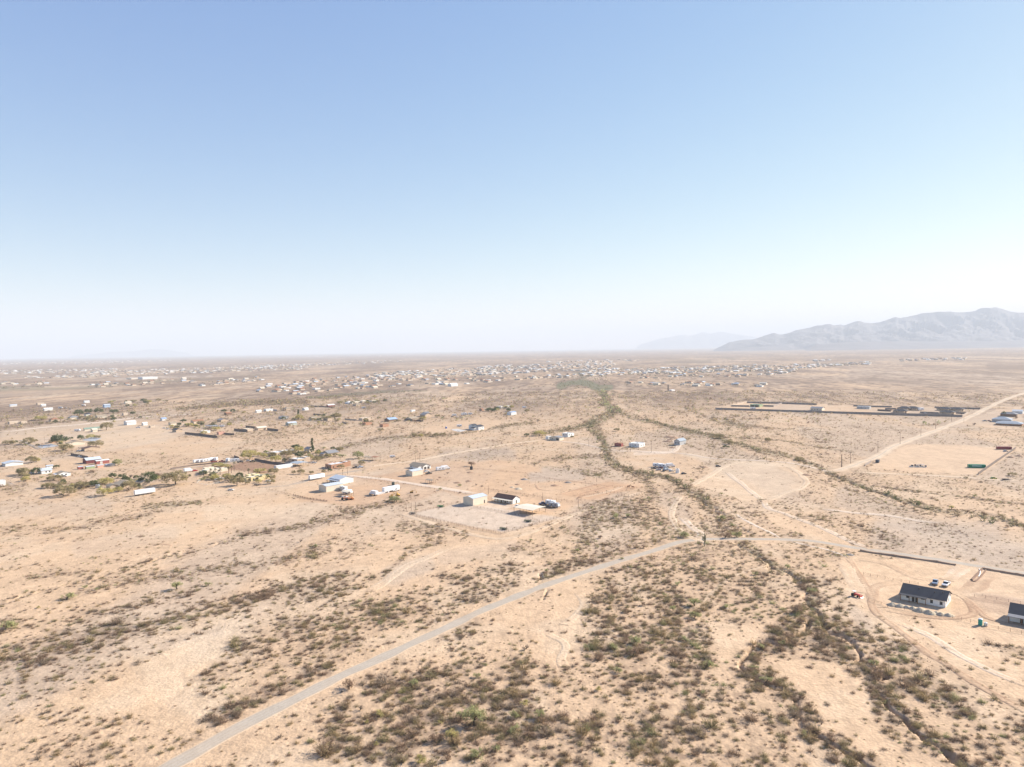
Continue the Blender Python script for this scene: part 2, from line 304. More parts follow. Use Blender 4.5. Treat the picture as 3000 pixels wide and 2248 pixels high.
class MB:
    def __init__(s): s.v = []; s.f = []
    def add(s, vs, fs):
        o = len(s.v); s.v += [tuple(p) for p in vs]; s.f += [tuple(i + o for i in f) for f in fs]; return s
    def box(s, x0, y0, z0, x1, y1, z1):
        return s.add([(x0, y0, z0), (x1, y0, z0), (x1, y1, z0), (x0, y1, z0), (x0, y0, z1), (x1, y0, z1), (x1, y1, z1), (x0, y1, z1)],
                     [(0, 3, 2, 1), (4, 5, 6, 7), (0, 1, 5, 4), (1, 2, 6, 5), (2, 3, 7, 6), (3, 0, 4, 7)])
    def prism(s, prof, y0, y1):
        """profile in xz extruded along y"""
        n = len(prof)
        return s.add([(x, y0, z) for x, z in prof] + [(x, y1, z) for x, z in prof], [tuple(range(n)), tuple(range(2 * n - 1, n - 1, -1))] + [((i + 1) % n, i, i + n, (i + 1) % n + n) for i in range(n)])
    def prismy(s, prof, x0, x1):
        n = len(prof)
        return s.add([(x0, y, z) for y, z in prof] + [(x1, y, z) for y, z in prof], [tuple(range(n - 1, -1, -1)), tuple(range(n, 2 * n))] + [(i, (i + 1) % n, (i + 1) % n + n, i + n) for i in range(n)])
    def cyl(s, p, q, r0, r1=None, n=6):
        r1 = r0 if r1 is None else r1; p = Vector(p); q = Vector(q); d = (q - p).normalized()
        a = d.orthogonal().normalized(); b = d.cross(a); o = []
        for c, r in ((p, r0), (q, r1)):
            for i in range(n):
                t = 2 * math.pi * i / n; o.append(tuple(c + (a * math.cos(t) + b * math.sin(t)) * r))
        return s.add(o, [tuple(range(n - 1, -1, -1)), tuple(range(n, 2 * n))] + [(i, (i + 1) % n, (i + 1) % n + n, i + n) for i in range(n)])
    def build(s, name, m, parent=None, smooth=False):
        me = bpy.data.meshes.new(name); me.from_pydata(s.v, [], s.f); me.materials.append(m); me.update()
        if smooth: me.polygons.foreach_set('use_smooth', [True] * len(me.polygons))
        o = link(bpy.data.objects.new(name, me)); o.parent = parent; return o
def empty(name, loc, rz=0.):
    o = link(bpy.data.objects.new(name, None)); o.location = loc; o.rotation_euler = (0, 0, rz); o.empty_display_size = .5; return o
def copy_tree(o, parent=None):
    c = link(o.copy()); c.parent = parent
    for ch in list(o.children): copy_tree(ch, c)
    return c

# ---------------------------------------------------------------- soil colours
SAND = np.array((.535, .375, .240)); PALE = np.array((.57, .445, .315)); GREY = np.array((.42, .332, .255)); ORNG = np.array((.475, .295, .175)); REDB = np.array((.26, .145, .09)); WHIT = np.array((.62, .52, .42)); VEGC = np.array((.185, .128, .09)); GRNC = np.array((.13, .135, .075))
CP = [  # colour polygons / strokes in photo pixels: (kind, pts, colour, alpha, half width)
 ('p', [(870, 1470), (1010, 1420), (1150, 1385), (1300, 1352), (1470, 1345), (1620, 1380), (1890, 1420), (1730, 1470), (1560, 1530), (1480, 1500), (1300, 1440), (1180, 1480), (1000, 1480)], ORNG, .38, 0),
 ('p', [(1640, 1448), (1780, 1410), (1900, 1430), (1720, 1462)], ORNG, .75, 0), ('p', [(1100, 1395), (1190, 1370), (1320, 1400), (1280, 1420)], ORNG, .3, 0),
 ('p', [(850, 1460), (930, 1430), (1100, 1420), (1180, 1435), (1050, 1490), (960, 1478)], ORNG, .35, 0),
 ('p', [(1200, 1508), (1340, 1476), (1660, 1520), (1475, 1562)], np.array((.50, .40, .31)), .85, 0), ('p', [(1390, 1488), (1440, 1470), (1530, 1480), (1480, 1500)], WHIT, .4, 0),
 ('p', [(655, 1374), (742, 1346), (870, 1368), (775, 1390)], REDB, .85, 0), ('p', [(575, 1367), (735, 1352), (675, 1385), (600, 1392)], REDB, .55, 0),
 ('p', [(0, 1195), (120, 1200), (90, 1215), (0, 1216)], REDB, .4, 0), ('p', [(1030, 1388), (1190, 1400), (1160, 1412), (1000, 1405)], ORNG, .3, 0),
 ('p', [(2530, 1368), (2600, 1330), (2650, 1302), (2740, 1300), (2950, 1312), (2970, 1320), (2870, 1393), (2700, 1385)], SAND * 1.05, .7, 0),
 ('p', [(2500, 1632), (2790, 1650), (3060, 1690), (3060, 1760), (2560, 1700)], SAND, .7, 0), ('p', [(2830, 1755), (2890, 1745), (3060, 1775), (3060, 1800), (2860, 1795)], REDB, .3, 0),
 ('p', [(2790, 1755), (2850, 1760), (2870, 1800), (2810, 1810)], REDB, .22, 0),
 ('p', [(2030, 1420), (2090, 1370), (2200, 1352), (2330, 1362), (2360, 1400), (2340, 1440), (2260, 1465), (2180, 1470), (2110, 1440)], PALE, .3, 0),
 ('p', [(0, 1262), (200, 1238), (330, 1228), (480, 1250), (520, 1290), (440, 1300), (300, 1325), (160, 1300), (0, 1300)], PALE, .45, 0),
 ('s', [(2000, 1330), (2100, 1355), (2250, 1360), (2330, 1368)], PALE, .6, 5), ('s', [(1860, 1330), (1960, 1325), (1990, 1300), (1960, 1290)], WHIT, .5, 4),
 ('s', [(600, 2050), (450, 1960), (700, 1870)], PALE, .4, 60), ('s', [(1300, 1640), (1500, 1600)], GREY, .35, 20), ('s', [(1150, 1690), (1250, 1650)], GREY, .55, 26),
 ('s', [(2600, 1560), (2800, 1600), (3000, 1640)], GREY, .7, 50), ('s', [(2480, 1460), (2700, 1540), (2900, 1560)], GREY, .55, 30), ('s', [(2500, 1790), (2540, 1830)], GREY, .5, 16), ('s', [(2600, 1890), (2680, 1910)], GREY, .45, 14),
 ('s', [(1600, 1380), (1700, 1390), (1560, 1400)], GREY, .8, 16), ('s', [(1300, 1330), (1500, 1330)], GREY, .65, 14), ('s', [(1950, 1460), (2000, 1500)], GREY, .5, 26), ('s', [(1380, 1340), (1480, 1320)], GREY, .6, 14),
 ('s', [(620, 1500), (900, 1500)], PALE, .4, 20), ('s', [(400, 1910), (520, 1880), (640, 1850)], GREY, .35, 16), ('s', [(230, 1610), (500, 1560)], GREY, .3, 24), ('s', [(0, 1500), (300, 1480)], GREY, .4, 24),
 ('s', [(500, 1290), (700, 1280)], SAND, .5, 8), ('s', [(2500, 1100), (3000, 1110)], GREY, .6, 20), ('s', [(2900, 1075), (3000, 1078)], VEGC, .75, 10), ('s', [(2650, 1070), (2850, 1078), (3000, 1076)], VEGC, .6, 5),
 ('s', [(2580, 1117), (2700, 1120)], VEGC, .5, 3), ('s', [(2700, 1028), (3000, 1030)], VEGC, .5, 2.5), ('s', [(2400, 1035), (2700, 1036)], VEGC, .4, 2), ('s', [(2620, 1043), (2760, 1045)], PALE, .5, 2), ('s', [(2800, 1047), (3000, 1050)], PALE, .5, 2),
 ('s', [(2800, 1060), (3000, 1063)], VEGC, .45, 3), ('s', [(2880, 1098), (3000, 1100)], VEGC, .5, 3), ('s', [(1500, 1030), (1720, 1028)], PALE, .5, 2), ('s', [(1700, 1070), (2200, 1058)], PALE, .35, 3),
 ('s', [(1600, 1046), (1900, 1050)], VEGC, .4, 2.5), ('s', [(1950, 1062), (2080, 1060)], GRNC, .6, 4), ('s', [(2120, 1047), (2150, 1052)], GRNC, .6, 4),
 ('s', [(0, 1143), (250, 1137), (400, 1120), (640, 1110), (760, 1100)], GRNC, .6, 4), ('s', [(740, 1092), (900, 1082)], VEGC, .5, 3), ('s', [(0, 1165), (250, 1150), (450, 1140)], VEGC, .35, 2),
 ('s', [(340, 1112), (420, 1106), (620, 1102)], WHIT, .8, 3), ('s', [(100, 1160), (480, 1130)], PALE, .5, 5), ('s', [(560, 1165), (900, 1150)], PALE, .35, 5), ('s', [(560, 1160), (900, 1132)], VEGC, .3, 2.5),
 ('s', [(1680, 1087), (1720, 1100), (1700, 1110)], GRNC, .8, 6), ('s', [(1640, 1130), (1700, 1120), (1780, 1135)], GRNC, .5, 10), ('s', [(1700, 1100), (1950, 1100)], VEGC, .3, 4), ('s', [(820, 1205), (1000, 1195)], PALE, .3, 6),
 ('s', [(1000, 1043), (1500, 1052)], VEGC, .35, 2.5), ('s', [(500, 1052), (750, 1047)], PALE, .4, 2), ('s', [(0, 1082), (300, 1078)], VEGC, .3, 2), ('s', [(2000, 1075), (2250, 1070)], VEGC, .3, 4)]
def paint(x, y, col, px, py):
    """blend digitised soil patches into the base soil colour"""
    vis = (px > -300) & (px < 3400) & (py > 1000) & (py < 2400)
    wb = (fbm(x / 30., y / 30., 77, 3) - .5)
    for kd, pts, c, al, hw in CP:
        xs = [p[0] for p in pts]; ys = [p[1] for p in pts]; m = hw * 2 + 4
        k = np.nonzero(vis & (px > min(xs) - m) & (px < max(xs) + m) & (py > min(ys) - m) & (py < max(ys) + m))[0]
        if not len(k): continue
        sc_ = np.clip((py[k] - 1010) / 500., .02, 1)
        if kd == 'p':
            a = np.zeros(len(k))
            for ox, oy in ((0, 0), (7, 0), (-7, 0), (0, 3), (0, -3)):
                a += inpoly(px[k] + wb[k] * 40 * sc_ + ox * sc_, py[k] + wb[k] * 16 * sc_ + oy * sc_, pts) * .2
        else:
            d = pdist(px[k], (py[k]), pts) + wb[k] * hw * 1.2; a = 1 - sstep(hw * .5, hw * 1.5, d)
        a = (a * al)[:, None]; col[k] = col[k] * (1 - a) + c * a
    return col
def soil(x, y, z=None):
    px, py = Q(x, y); r = np.hypot(x, y)
    a = R(83); u = x * math.cos(a) + y * math.sin(a); v = -x * math.sin(a) + y * math.cos(a)
    n1 = fbm(u / 260., v / 60., 51, 4); n2 = fbm(x / 25., y / 25., 52, 3); n3 = vn(x / 5., y / 5., 53)
    g = sstep(.47, .62, n1)[:, None] * .55; p = sstep(.5, .7, n2)[:, None] * .35
    col = SAND * (1 - g) + GREY * g; col = col * (1 - p) + PALE * p
    n4 = fbm(x / 900., y / 420., 58, 4)
    col = paint(x, y, col, px, py)
    col *= (.95 + .10 * n3)[:, None]
    rl = 1 - np.abs(2 * fbm(u / 48., v / 8.5, 55, 3) - 1); rl2 = 1 - np.abs(2 * fbm(x / 18. + 5, y / 18., 57, 3) - 1)
    a1 = (sstep(.90, .99, rl) * .20 * (r < 1500) + sstep(.93, 1., rl2) * .10 * (r < 500))[:, None]; col = col * (1 - a1) + VEGC * 1.6 * a1
    a2 = (sstep(.62, .75, vn(x / 2.2, y / 2.2, 59)) * .10 * (r < 420))[:, None]; col = col * (1 - a2)
    vd = veg(x, y)
    # litter and low growth under the scrub, and (far off) scrub too small to model one by one
    far = sstep(900, 1500, r); n5 = fbm(u / 35., v / 11., 61, 3); n6 = vn(x / 4.5, y / 4.5, 62); n7 = fbm(u / 420., v / 150., 63, 4)
    k = .16 * sstep(350, 700, r) + vd * (.20 + .45 * sstep(.45, .7, vn(x / 1.6, y / 1.6, 66))) * (1 - far) + far * np.clip(.10 + vd * (.55 + 1.0 * (n5 > .52)) + .18 * n6 + 1.25 * (n7 - .46), 0, .85)
    gr = sstep(.8, 1, VEGPX[np.clip((py / QS).astype(int), 0, GH - 1), np.clip((px / QS).astype(int), 0, GW - 1)])
    vc = VEGC * (1 - gr[:, None] * .7) + GRNC * gr[:, None] * .7
    col = col * (1 - k[:, None]) + vc * k[:, None]
    if r.max() > 4000:
        ff = sstep(4000, 9000, r) * (.25 + .5 * sstep(.45, .6, n4)); col = col * (1 - ff[:, None]) + (VEGC * 1.35) * ff[:, None]
    return col

# ---------------------------------------------------------------- ground sheet (finer near the viewpoint)
az = np.concatenate([np.linspace(-180, -62, 24)[:-1], np.linspace(-62, -42, 41)[:-1], np.linspace(-42, 42, 821)[:-1], np.linspace(42, 62, 41)[:-1], np.linspace(62, 180, 24)])
rr = [0.0, 40.0]
while rr[-1] < 46000: rr.append(rr[-1] * (1.0036 if 130 < rr[-1] < 900 else 1.006 if 100 < rr[-1] < 6000 else 1.02))
rr = np.array(rr); A_, R_ = np.meshgrid(np.radians(az), rr)
X = (R_ * np.sin(A_)).ravel(); Y = (R_ * np.cos(A_)).ravel()
Z = hz(X, Y) * (1 - sstep(3000, 8000, R_.ravel()))
na, nr = len(az), len(rr)
i = np.arange(nr - 1)[:, None] * na + np.arange(na - 1)[None, :]; i = i.ravel()
C_ = soil(X, Y)
# bare eroded banks of the washes
dz = np.clip(-(Z + .35), 0, 1)[:, None]
C_ = C_ * (1 - dz * .35) + ORNG * .8 * dz * .35
gm = npmesh('desert_ground', np.stack([X, Y, Z], 1), np.stack([i, i + na, i + na + 1, i + 1], 1), SOIL, C_, True)
tag(link(bpy.data.objects.new('desert_ground', gm)), kind='structure', label='pale sandy desert plain stretching to the horizon')

# ---------------------------------------------------------------- roads and tracks (sheets just above the soil)
def ribbon(name, px, width, prof, m, label, world=None, seed=0, step=2.0, lift=.11, ends=True):
    g = world or [P(*q) for q in smooth_line(px)]
    g = np.array(g, float); s = np.concatenate([[0], np.cumsum(np.hypot(*np.diff(g, axis=0).T))])
    dist = np.hypot(*g.mean(0)); step = max(step, dist / 260.)
    t = np.arange(0, s[-1], step); cx = np.interp(t, s, g[:, 0]); cy = np.interp(t, s, g[:, 1])
    tx = np.gradient(cx); ty = np.gradient(cy); L = np.hypot(tx, ty) + 1e-9; nx, ny = -ty / L, tx / L
    n = len(prof); offs = np.array([p[0] for p in prof]); wgt = np.array([p[1] for p in prof]); cl = np.array([p[2] for p in prof])
    wob = 1 + (vn(t / 9., t * 0 + seed, 5 + seed) - .5) * .35
    sway = (vn(t / 22., t * 0 + seed, 8 + seed) - .5) * width * .25
    Xr = cx[:, None] + nx[:, None] * (offs[None, :] * width * .5 * wob[:, None] + sway[:, None]); Yr = cy[:, None] + ny[:, None] * (offs[None, :] * width * .5 * wob[:, None] + sway[:, None])
    x, y = Xr.ravel(), Yr.ravel(); ed_ = np.tile(np.where(np.abs(offs) >= np.abs(offs).max() - 1e-6, -1.5, 1.0), len(t)); z = hz(x, y) + lift * ed_ + np.clip(np.hypot(x, y) - 350, 0, 1e9) * 3.5e-4
    base = soil(x, y); W = np.tile(wgt, len(t)); fade = np.minimum(1, np.minimum(t, t[-1] - t) / (width * 2)) if ends else np.ones(len(t))
    W = (W * np.repeat(fade, n) * (.8 + .35 * vn(x / 9., y / 9., 91 + seed)).clip(0, 1.0))[:, None]
    col = base * (1 - W) + np.tile(cl, (len(t), 1)) * W
    i = (np.arange(len(t) - 1)[:, None] * n + np.arange(n - 1)[None, :]).ravel()
    me = npmesh(name, np.stack([x, y, z], 1), np.stack([i, i + 1, i + n + 1, i + n], 1), m, col, True)
    return tag(link(bpy.data.objects.new(name, me)), kind='structure', label=label)
GC = np.array((.375, .315, .25)); GD = np.array((.235, .215, .195)); GP = np.array((.395, .345, .285))
road_prof = [(-1.45, 0, PALE), (-1.15, .6, PALE), (-1.0, .95, GC), (-.8, 1, GC), (-.55, 1, GP), (-.3, 1, GC), (0, 1, GP), (.3, 1, GC), (.55, 1, GP), (.8, 1, GC), (1.0, .95, GC), (1.15, .6, PALE), (1.45, 0, PALE)]
ribbon('gravel_road', ROAD, 4.1, road_prof, GRAVEL, 'long grey gravel road running diagonally across the desert', lift=.05, step=1.5, ends=False)
far_prof = [(-1.5, 0, PALE), (-1, .6, PALE), (-.3, .8, PALE), (0, .8, GP), (.3, .8, PALE), (1, .6, PALE), (1.5, 0, PALE)]
ribbon('dirt_road', FARROAD, 7.5, far_prof, SOIL, 'pale straight dirt road leading away at the right', lift=.05, seed=2)
def tracks(px, width, c=PALE, a=.75, sd=1, name='dirt_track', label='faint two wheel track worn in the sand'):
    if width < 3.5: prof = [(-1, 0, c), (-.35, a, c), (.35, a, c), (1, 0, c)]
    else: prof = [(-1, 0, c), (-.72, a, c), (-.42, a, c), (0, a * .35, c), (.42, a, c), (.72, a, c), (1, 0, c)]
    ribbon(name, px, width, prof, SOIL, label, seed=sd)
DK = REDB * 1.0
TR = [
 ([(1000, 1392), (1060, 1397), (1130, 1405), (1200, 1416), (1280, 1428), (1360, 1442), (1410, 1450)], 7, WHIT, .8, 'pale lane crossing the lots behind the barns'),
 ([(2120, 1598), (2050, 1585), (2000, 1560), (1975, 1530), (1965, 1505), (1975, 1480), (1995, 1450)], 4.5, PALE, .7, 'pale track curving up from the road bend'),
 ([(2040, 1580), (2055, 1565), (2030, 1545), (2000, 1515)], 5, WHIT, .6, 'pale track joining the road at the bend'),
 ([(2160, 1506), (2170, 1516), (2200, 1533), (2240, 1553), (2270, 1567), (2287, 1580)], 2.6, WHIT, .9, 'narrow whitish path meeting the gravel road'),
 ([(2315, 1586), (2370, 1600), (2420, 1611), (2470, 1628), (2490, 1640)], 2.6, WHIT, .9, 'narrow whitish path beside the gravel road'),
 ([(2490, 1640), (2510, 1670), (2530, 1705), (2550, 1745), (2556, 1770), (2572, 1800), (2610, 1832), (2660, 1870), (2720, 1915), (2780, 1950), (2850, 2000), (2930, 2045), (3010, 2090)], 3.6, DK, .5, 'brown rutted track winding past the building site'),
 ([(2640, 1828), (2720, 1862), (2800, 1915), (2900, 1965), (3010, 2010)], 4, WHIT, .5, 'pale track across the sand at the lower right'),
 ([(2470, 1650), (2500, 1690), (2530, 1740)], 8, PALE, .5, 'pale strip beside the rutted track'),
 ([(2240, 1470), (2250, 1490), (2300, 1505), (2360, 1530), (2440, 1562), (2500, 1590), (2560, 1612)], 4.5, WHIT, .55, 'pale track from the cleared loop to the road'),
 ([(2240, 1472), (2300, 1445), (2350, 1430), (2362, 1410), (2340, 1385), (2310, 1370)], 5, PALE, .55, 'pale loop track round the cleared field'),
 ([(2240, 1472), (2200, 1440), (2150, 1400), (2130, 1385)], 5, WHIT, .4, 'faint track crossing the cleared field'),
 ([(2400, 1490), (2500, 1502), (2600, 1510), (2700, 1527), (2760, 1532)], 5, WHIT, .7, 'straight pale track through the grey scrub'),
 ([(1590, 1290), (1500, 1300), (1400, 1316), (1300, 1334), (1230, 1348), (1120, 1362), (1060, 1372)], 6.5, PALE, .85, 'pale straight road beyond the lots'),
 ([(1620, 1292), (1700, 1300), (1790, 1318), (1900, 1324), (2000, 1330), (2100, 1345), (2250, 1352), (2340, 1362), (2440, 1385)], 4, WHIT, .65, 'long pale track crossing the wash'),
 ([(0, 1268), (130, 1253), (250, 1243), (385, 1226), (480, 1218), (590, 1214)], 11, WHIT, .95, 'whitish road past the houses at the left'),
 ([(2500, 1384), (2650, 1390), (2800, 1398), (2900, 1406), (3010, 1412)], 6, PALE, .8, 'pale track below the cleared lot'),
 ([(2780, 1252), (2860, 1255), (3010, 1260)], 5, PALE, .6, 'pale drive to the houses at the far right'),
 ([(1180, 1508), (1300, 1545), (1450, 1580), (1560, 1560), (1700, 1500), (1890, 1440)], 5, PALE, .6, 'perimeter track round the horse property'),
 ([(1090, 1735), (1180, 1665), (1240, 1640), (1330, 1600)], 6, PALE, .5, 'old wheel track across the open sand'),
 ([(1700, 1740), (1715, 1770), (1690, 1800), (1650, 1835)], 5, PALE, .6, 'wheel tracks turning off the gravel road'), ([(1610, 1860), (1650, 1880), (1660, 1900), (1645, 1930), (1655, 1960)], 4, PALE, .6, 'curved wheel track in the sand by the scrub'),
 ([(2260, 1655), (2150, 1690), (2080, 1745), (2030, 1790)], 3, PALE, .4, 'faint path between shrubs below the road'),
 ([(1800, 1325), (1860, 1322), (1960, 1328), (1985, 1312), (1975, 1295), (1930, 1285)], 6, WHIT, .6, 'pale turning loop beside the white house'),
 ([(2020, 1425), (2060, 1405), (2120, 1370), (2180, 1352)], 6, PALE, .6, 'pale track along the cleared field'),
 ([(2590, 1780), (2560, 1760), (2550, 1730), (2570, 1715), (2620, 1708), (2650, 1712)], 6, DK, .4, 'curved wheel ruts round the white house'),
 ([(2600, 1790), (2700, 1806), (2790, 1812), (2850, 1800), (2850, 1780), (2830, 1755), (2800, 1742)], 4, DK, .5, 'muddy wheel ruts in front of the white house'),
 ([(2790, 1740), (2840, 1725), (2870, 1700), (2900, 1670)], 9, DK, .45, 'churned access drive up to the road'),
 ([(2830, 1740), (2870, 1752), (2940, 1760), (3040, 1775)], 13, DK, .6, 'dark churned soil between the two houses'), ([(2840, 1760), (2870, 1790), (2900, 1812), (3000, 1838), (3060, 1850)], 4, DK, .55, 'rutted track in front of the second house'),
 ([(2520, 1640), (2600, 1655), (2680, 1690), (2740, 1700)], 7, DK, .22, 'faint wheel marks on the cleared lot'), ([(2770, 1700), (2810, 1670), (2830, 1655)], 8, WHIT, .45, 'pale graded strip beside the access drive'),
 ([(1640, 1448), (1700, 1432), (1760, 1418)], 3, DK, .45, 'dark furrow in the orange soil'), ([(1680, 1452), (1740, 1436), (1800, 1420)], 3, DK, .45, 'second dark furrow in the orange soil'), ([(1700, 1458), (1780, 1442), (1830, 1424)], 4, PALE, .6, 'pale strip between furrows'),
 ([(1570, 1420), (1580, 1434), (1620, 1438)], 3, DK, .4, 'curved ridge of orange soil'), ([(1500, 1400), (1620, 1402), (1750, 1420)], 3, DK, .25, 'orange rut along the wash side of the lots'),
 ([(445, 1595), (470, 1594), (500, 1598), (490, 1606)], 2.5, DK, .5, 'curved wheel mark in the sand'), ([(620, 1300), (820, 1295), (960, 1300)], 5, PALE, .4, 'faint pale track beyond the lots'),
 ([(60, 1290), (120, 1318)], 5, GD, .9, 'grey paved drive at the left edge'), ([(10, 1412), (45, 1425)], 6, GD, .8, 'grey paved drive by the white box'),
 ([(840, 1425), (880, 1414), (920, 1402), (1010, 1385), (1080, 1374)], 6, GD, .75, 'grey paved lane to the yellow house'), ([(740, 1430), (840, 1424), (900, 1408)], 5, GD, .5, 'grey paved drive end'), ([(500, 1377), (600, 1366), (700, 1353)], 4, GD, .8, 'grey lane along the row of parked campers')]
for k_, (px_, w_, c_, a_, l_) in enumerate(TR): tracks(px_, w_, c_, a_, k_ + 3, label=l_)
# soil slabs and paved pads
def slab(px, m, name, label, lift=.06, th=.12):
    g = [P(*q) for q in px]; z = max(hz1(*q) for q in g) + lift; n = len(g)
    b = MB(); b.add([(x, y, z) for x, y in g] + [(x, y, z - th) for x, y in g], [tuple(range(n)), tuple(range(2 * n - 1, n - 1, -1))] + [(i, (i + 1) % n + 0, (i + 1) % n + n, i + n) for i in range(n)])
    return tag(b.build(name, m), label=label, kind='structure')
CONC = mat('concrete', (.46, .44, .41), .8, .08, .5)
slab([(1320, 1259), (1345, 1266), (1365, 1262), (1340, 1257)], CONC, 'concrete_pad', 'pale bare concrete pad near the white camper')
slab([(92, 1309), (122, 1314), (174, 1307), (150, 1301)], mat('grey_paving', (.33, .34, .36), .8, .08, .5), 'paved_yard', 'grey paved yard beside the brown roofed house')
slab([(240, 1290), (275, 1294), (298, 1284), (268, 1281)], mat('grey_paving', (.3, .3, .3)), 'paved_yard', 'grey paved yard below the clipped trees')

# ---------------------------------------------------------------- mountains
def range_mesh(name, prof, dist, depth, label, seed, spur=1.0, foot=6):
    prof = smooth_line(prof, 4); px = np.array([p[0] for p in prof]); py = np.array([p[1] for p in prof])
    hy = 1023 - (px - CX) * math.tan(ROLL); azs = np.arctan((px - CX) / F); hh = H + (hy - py) / F * dist * np.cos(azs) ** 0 * 1.0
    a = np.linspace(azs[0], azs[-1], max(80, int((azs[-1] - azs[0]) * 900))); top = np.interp(a, azs, hh)
    n = 70; t = np.linspace(0, 1, n)
    A, T = np.meshgrid(a, t); D = dist - depth * .55 + depth * T; W_ = D / np.cos(A)
    X = np.sin(A) * W_; Y = np.cos(A) * W_
    sc_ = depth / 8.
    rid = 1 - np.abs(2 * fbm(X / sc_ + seed, Y / (sc_ * 1.6), seed, 5) - 1) * 1.0
    cross = np.where(T < .55, (T / .55) ** 1.25, ((1 - T) / .45) ** 1.1)
    fine = fbm(X / (sc_ * .3), Y / (sc_ * .45), seed + 7, 4) - .5
    z = top[None, :] * cross * (1 - spur * (1 - rid) * 1.6 * (1 - cross ** 3)) + fine * top[None, :] * .35 * cross * (1 - cross * .75) * spur
    z = np.maximum(z, 0) - foot * (1 - cross)
    col = np.tile(np.array((.13, .115, .115)), (X.size, 1)) * (.7 + .6 * fbm(X / 300., Y / 300., seed + 3, 3).ravel())[:, None]
    z *= np.minimum(1, np.minimum(np.arange(len(a)), len(a) - 1 - np.arange(len(a))) / (len(a) * .04))[None, :] ** .8
    m = len(a); i = (np.arange(n - 1)[:, None] * m + np.arange(m - 1)[None, :]).ravel()
    me = npmesh(name, np.stack([X.ravel(), Y.ravel(), z.ravel()], 1), np.stack([i, i + 1, i + m + 1, i + m], 1), ROCK, col, False)
    return tag(link(bpy.data.objects.new(name, me)), kind='structure', label=label)
range_mesh('mountains', [(2090, 1010), (2130, 1004), (2180, 996), (2210, 994), (2250, 981), (2268, 977), (2285, 980), (2305, 977), (2330, 968), (2360, 963), (2395, 955), (2433, 951), (2445, 953), (2463, 950), (2475, 953), (2510, 941), (2535, 944), (2565, 947), (2600, 938), (2625, 929), (2638, 932), (2690, 921), (2720, 915), (2755, 913), (2800, 916), (2850, 911), (2875, 904), (2910, 901), (2935, 903), (2970, 915), (3000, 916), (3060, 905), (3150, 925), (3250, 915), (3400, 950), (3600, 980)], 17000, 6500, 'long rocky mountain range rising at the right', 3)
range_mesh('mountains', [(2360, 1012), (2480, 1003), (2600, 1000), (2760, 1001), (2900, 1000), (3050, 996), (3300, 996)], 13500, 3500, 'low foothill slope below the mountain range', 8, .3)
range_mesh('mountains', [(1860, 1014), (1900, 1003), (1930, 994), (1965, 988), (2000, 981), (2025, 984), (2060, 974), (2080, 978), (2110, 973), (2150, 979), (2200, 986), (2240, 995), (2300, 1008)], 39000, 6000, 'faint far mountain ridge left of the main range', 5, .5)
range_mesh('mountains', [(200, 1045), (290, 1036), (330, 1031), (380, 1030), (420, 1026), (450, 1023), (490, 1025), (520, 1030), (570, 1038)], 41000, 5000, 'faint low hill far off at the left', 6, .5)

# ---------------------------------------------------------------- haze
hb = MB(); hb.box(-47500, -47500, -4, 47500, 47500, 1250)
hm = bpy.data.materials.new('haze_air'); hm.use_nodes = True; hn = hm.node_tree; hn.nodes.remove(hn.nodes['Principled BSDF'])
pv = hn.nodes.new('ShaderNodeVolumePrincipled'); pv.inputs['Color'].default_value = (.70, .77, .85, 1); pv.inputs['Density'].default_value = 6.5e-5; pv.inputs['Anisotropy'].default_value = .0
hn.links.new(pv.outputs[0], hn.nodes['Material Output'].inputs['Volume'])
tag(hb.build('haze', hm), label='thin pale haze over the whole plain', kind='stuff')

# ---------------------------------------------------------------- shrubs
CB = {'brown': (.31, .215, .145), 'grey': (.34, .265, .195), 'olive': (.34, .28, .15), 'green': (.38, .37, .18), 'yellow': (.50, .43, .18), 'dark': (.12, .14, .06), 'tan': (.42, .31, .17)}
def shrub_t(ntw, nlf, seed, tw=.05, lf=.11, hh=.85, open_=.0):
    """template: fan of twigs plus leaf tufts, about 1 m radius"""
    r = np.random.default_rng(seed); V = []; sh = []
    lump = r.random(8) * .5 + .65
    for k in range(ntw):
        a = r.random() * 2 * math.pi; e = math.radians(8 + 75 * r.random() ** .8); L = (.65 + .45 * r.random()) * lump[int(a / 6.2832 * 8) % 8]
        d = np.array((math.cos(a) * math.cos(e), math.sin(a) * math.cos(e), math.sin(e) * hh)); b = np.array((math.cos(a), math.sin(a), 0)) * r.random() * .35
        t = b + d * L; s = np.cross(d, r.normal(size=3)); s /= np.linalg.norm(s) + 1e-6
        V += [b - s * tw, b + s * tw, t + s * tw * .5 * r.random()]; sh += [.75] * 3
    for k in range(nlf):
        a = r.random() * 2 * math.pi; e = math.radians(5 + 80 * r.random()); L = (.45 + .6 * r.random() ** .6) * lump[int(a / 6.2832 * 8) % 8]
        c = np.array((math.cos(a) * math.cos(e), math.sin(a) * math.cos(e), math.sin(e) * hh)) * L + np.array((0, 0, .04))
        q = r.normal(size=(3, 3)); q = q / np.linalg.norm(q, axis=1)[:, None] * lf * (.6 + .8 * r.random()); q[:, 2] *= .8
        g = .8 + .5 * r.random(); V += [c + q[0], c + q[1], c + q[2]]; sh += [g] * 3
    V = np.array(V); V[:, 2] = np.maximum(V[:, 2], -.02)
    return V, np.array(sh)
T_HI = [shrub_t(75, 70, s, .026, .08, .8) for s in range(6)]
T_MD = [shrub_t(26, 30, 20 + s, .055, .17, .7) for s in range(6)]
T_LO = [shrub_t(9, 12, 40 + s, .10, .30, .65) for s in range(6)]
T_XL = [shrub_t(2, 6, 60 + s, .2, .55, .65) for s in range(6)]
T_TU = [shrub_t(5, 6, 80 + s, .16, .35, .9) for s in range(4)]
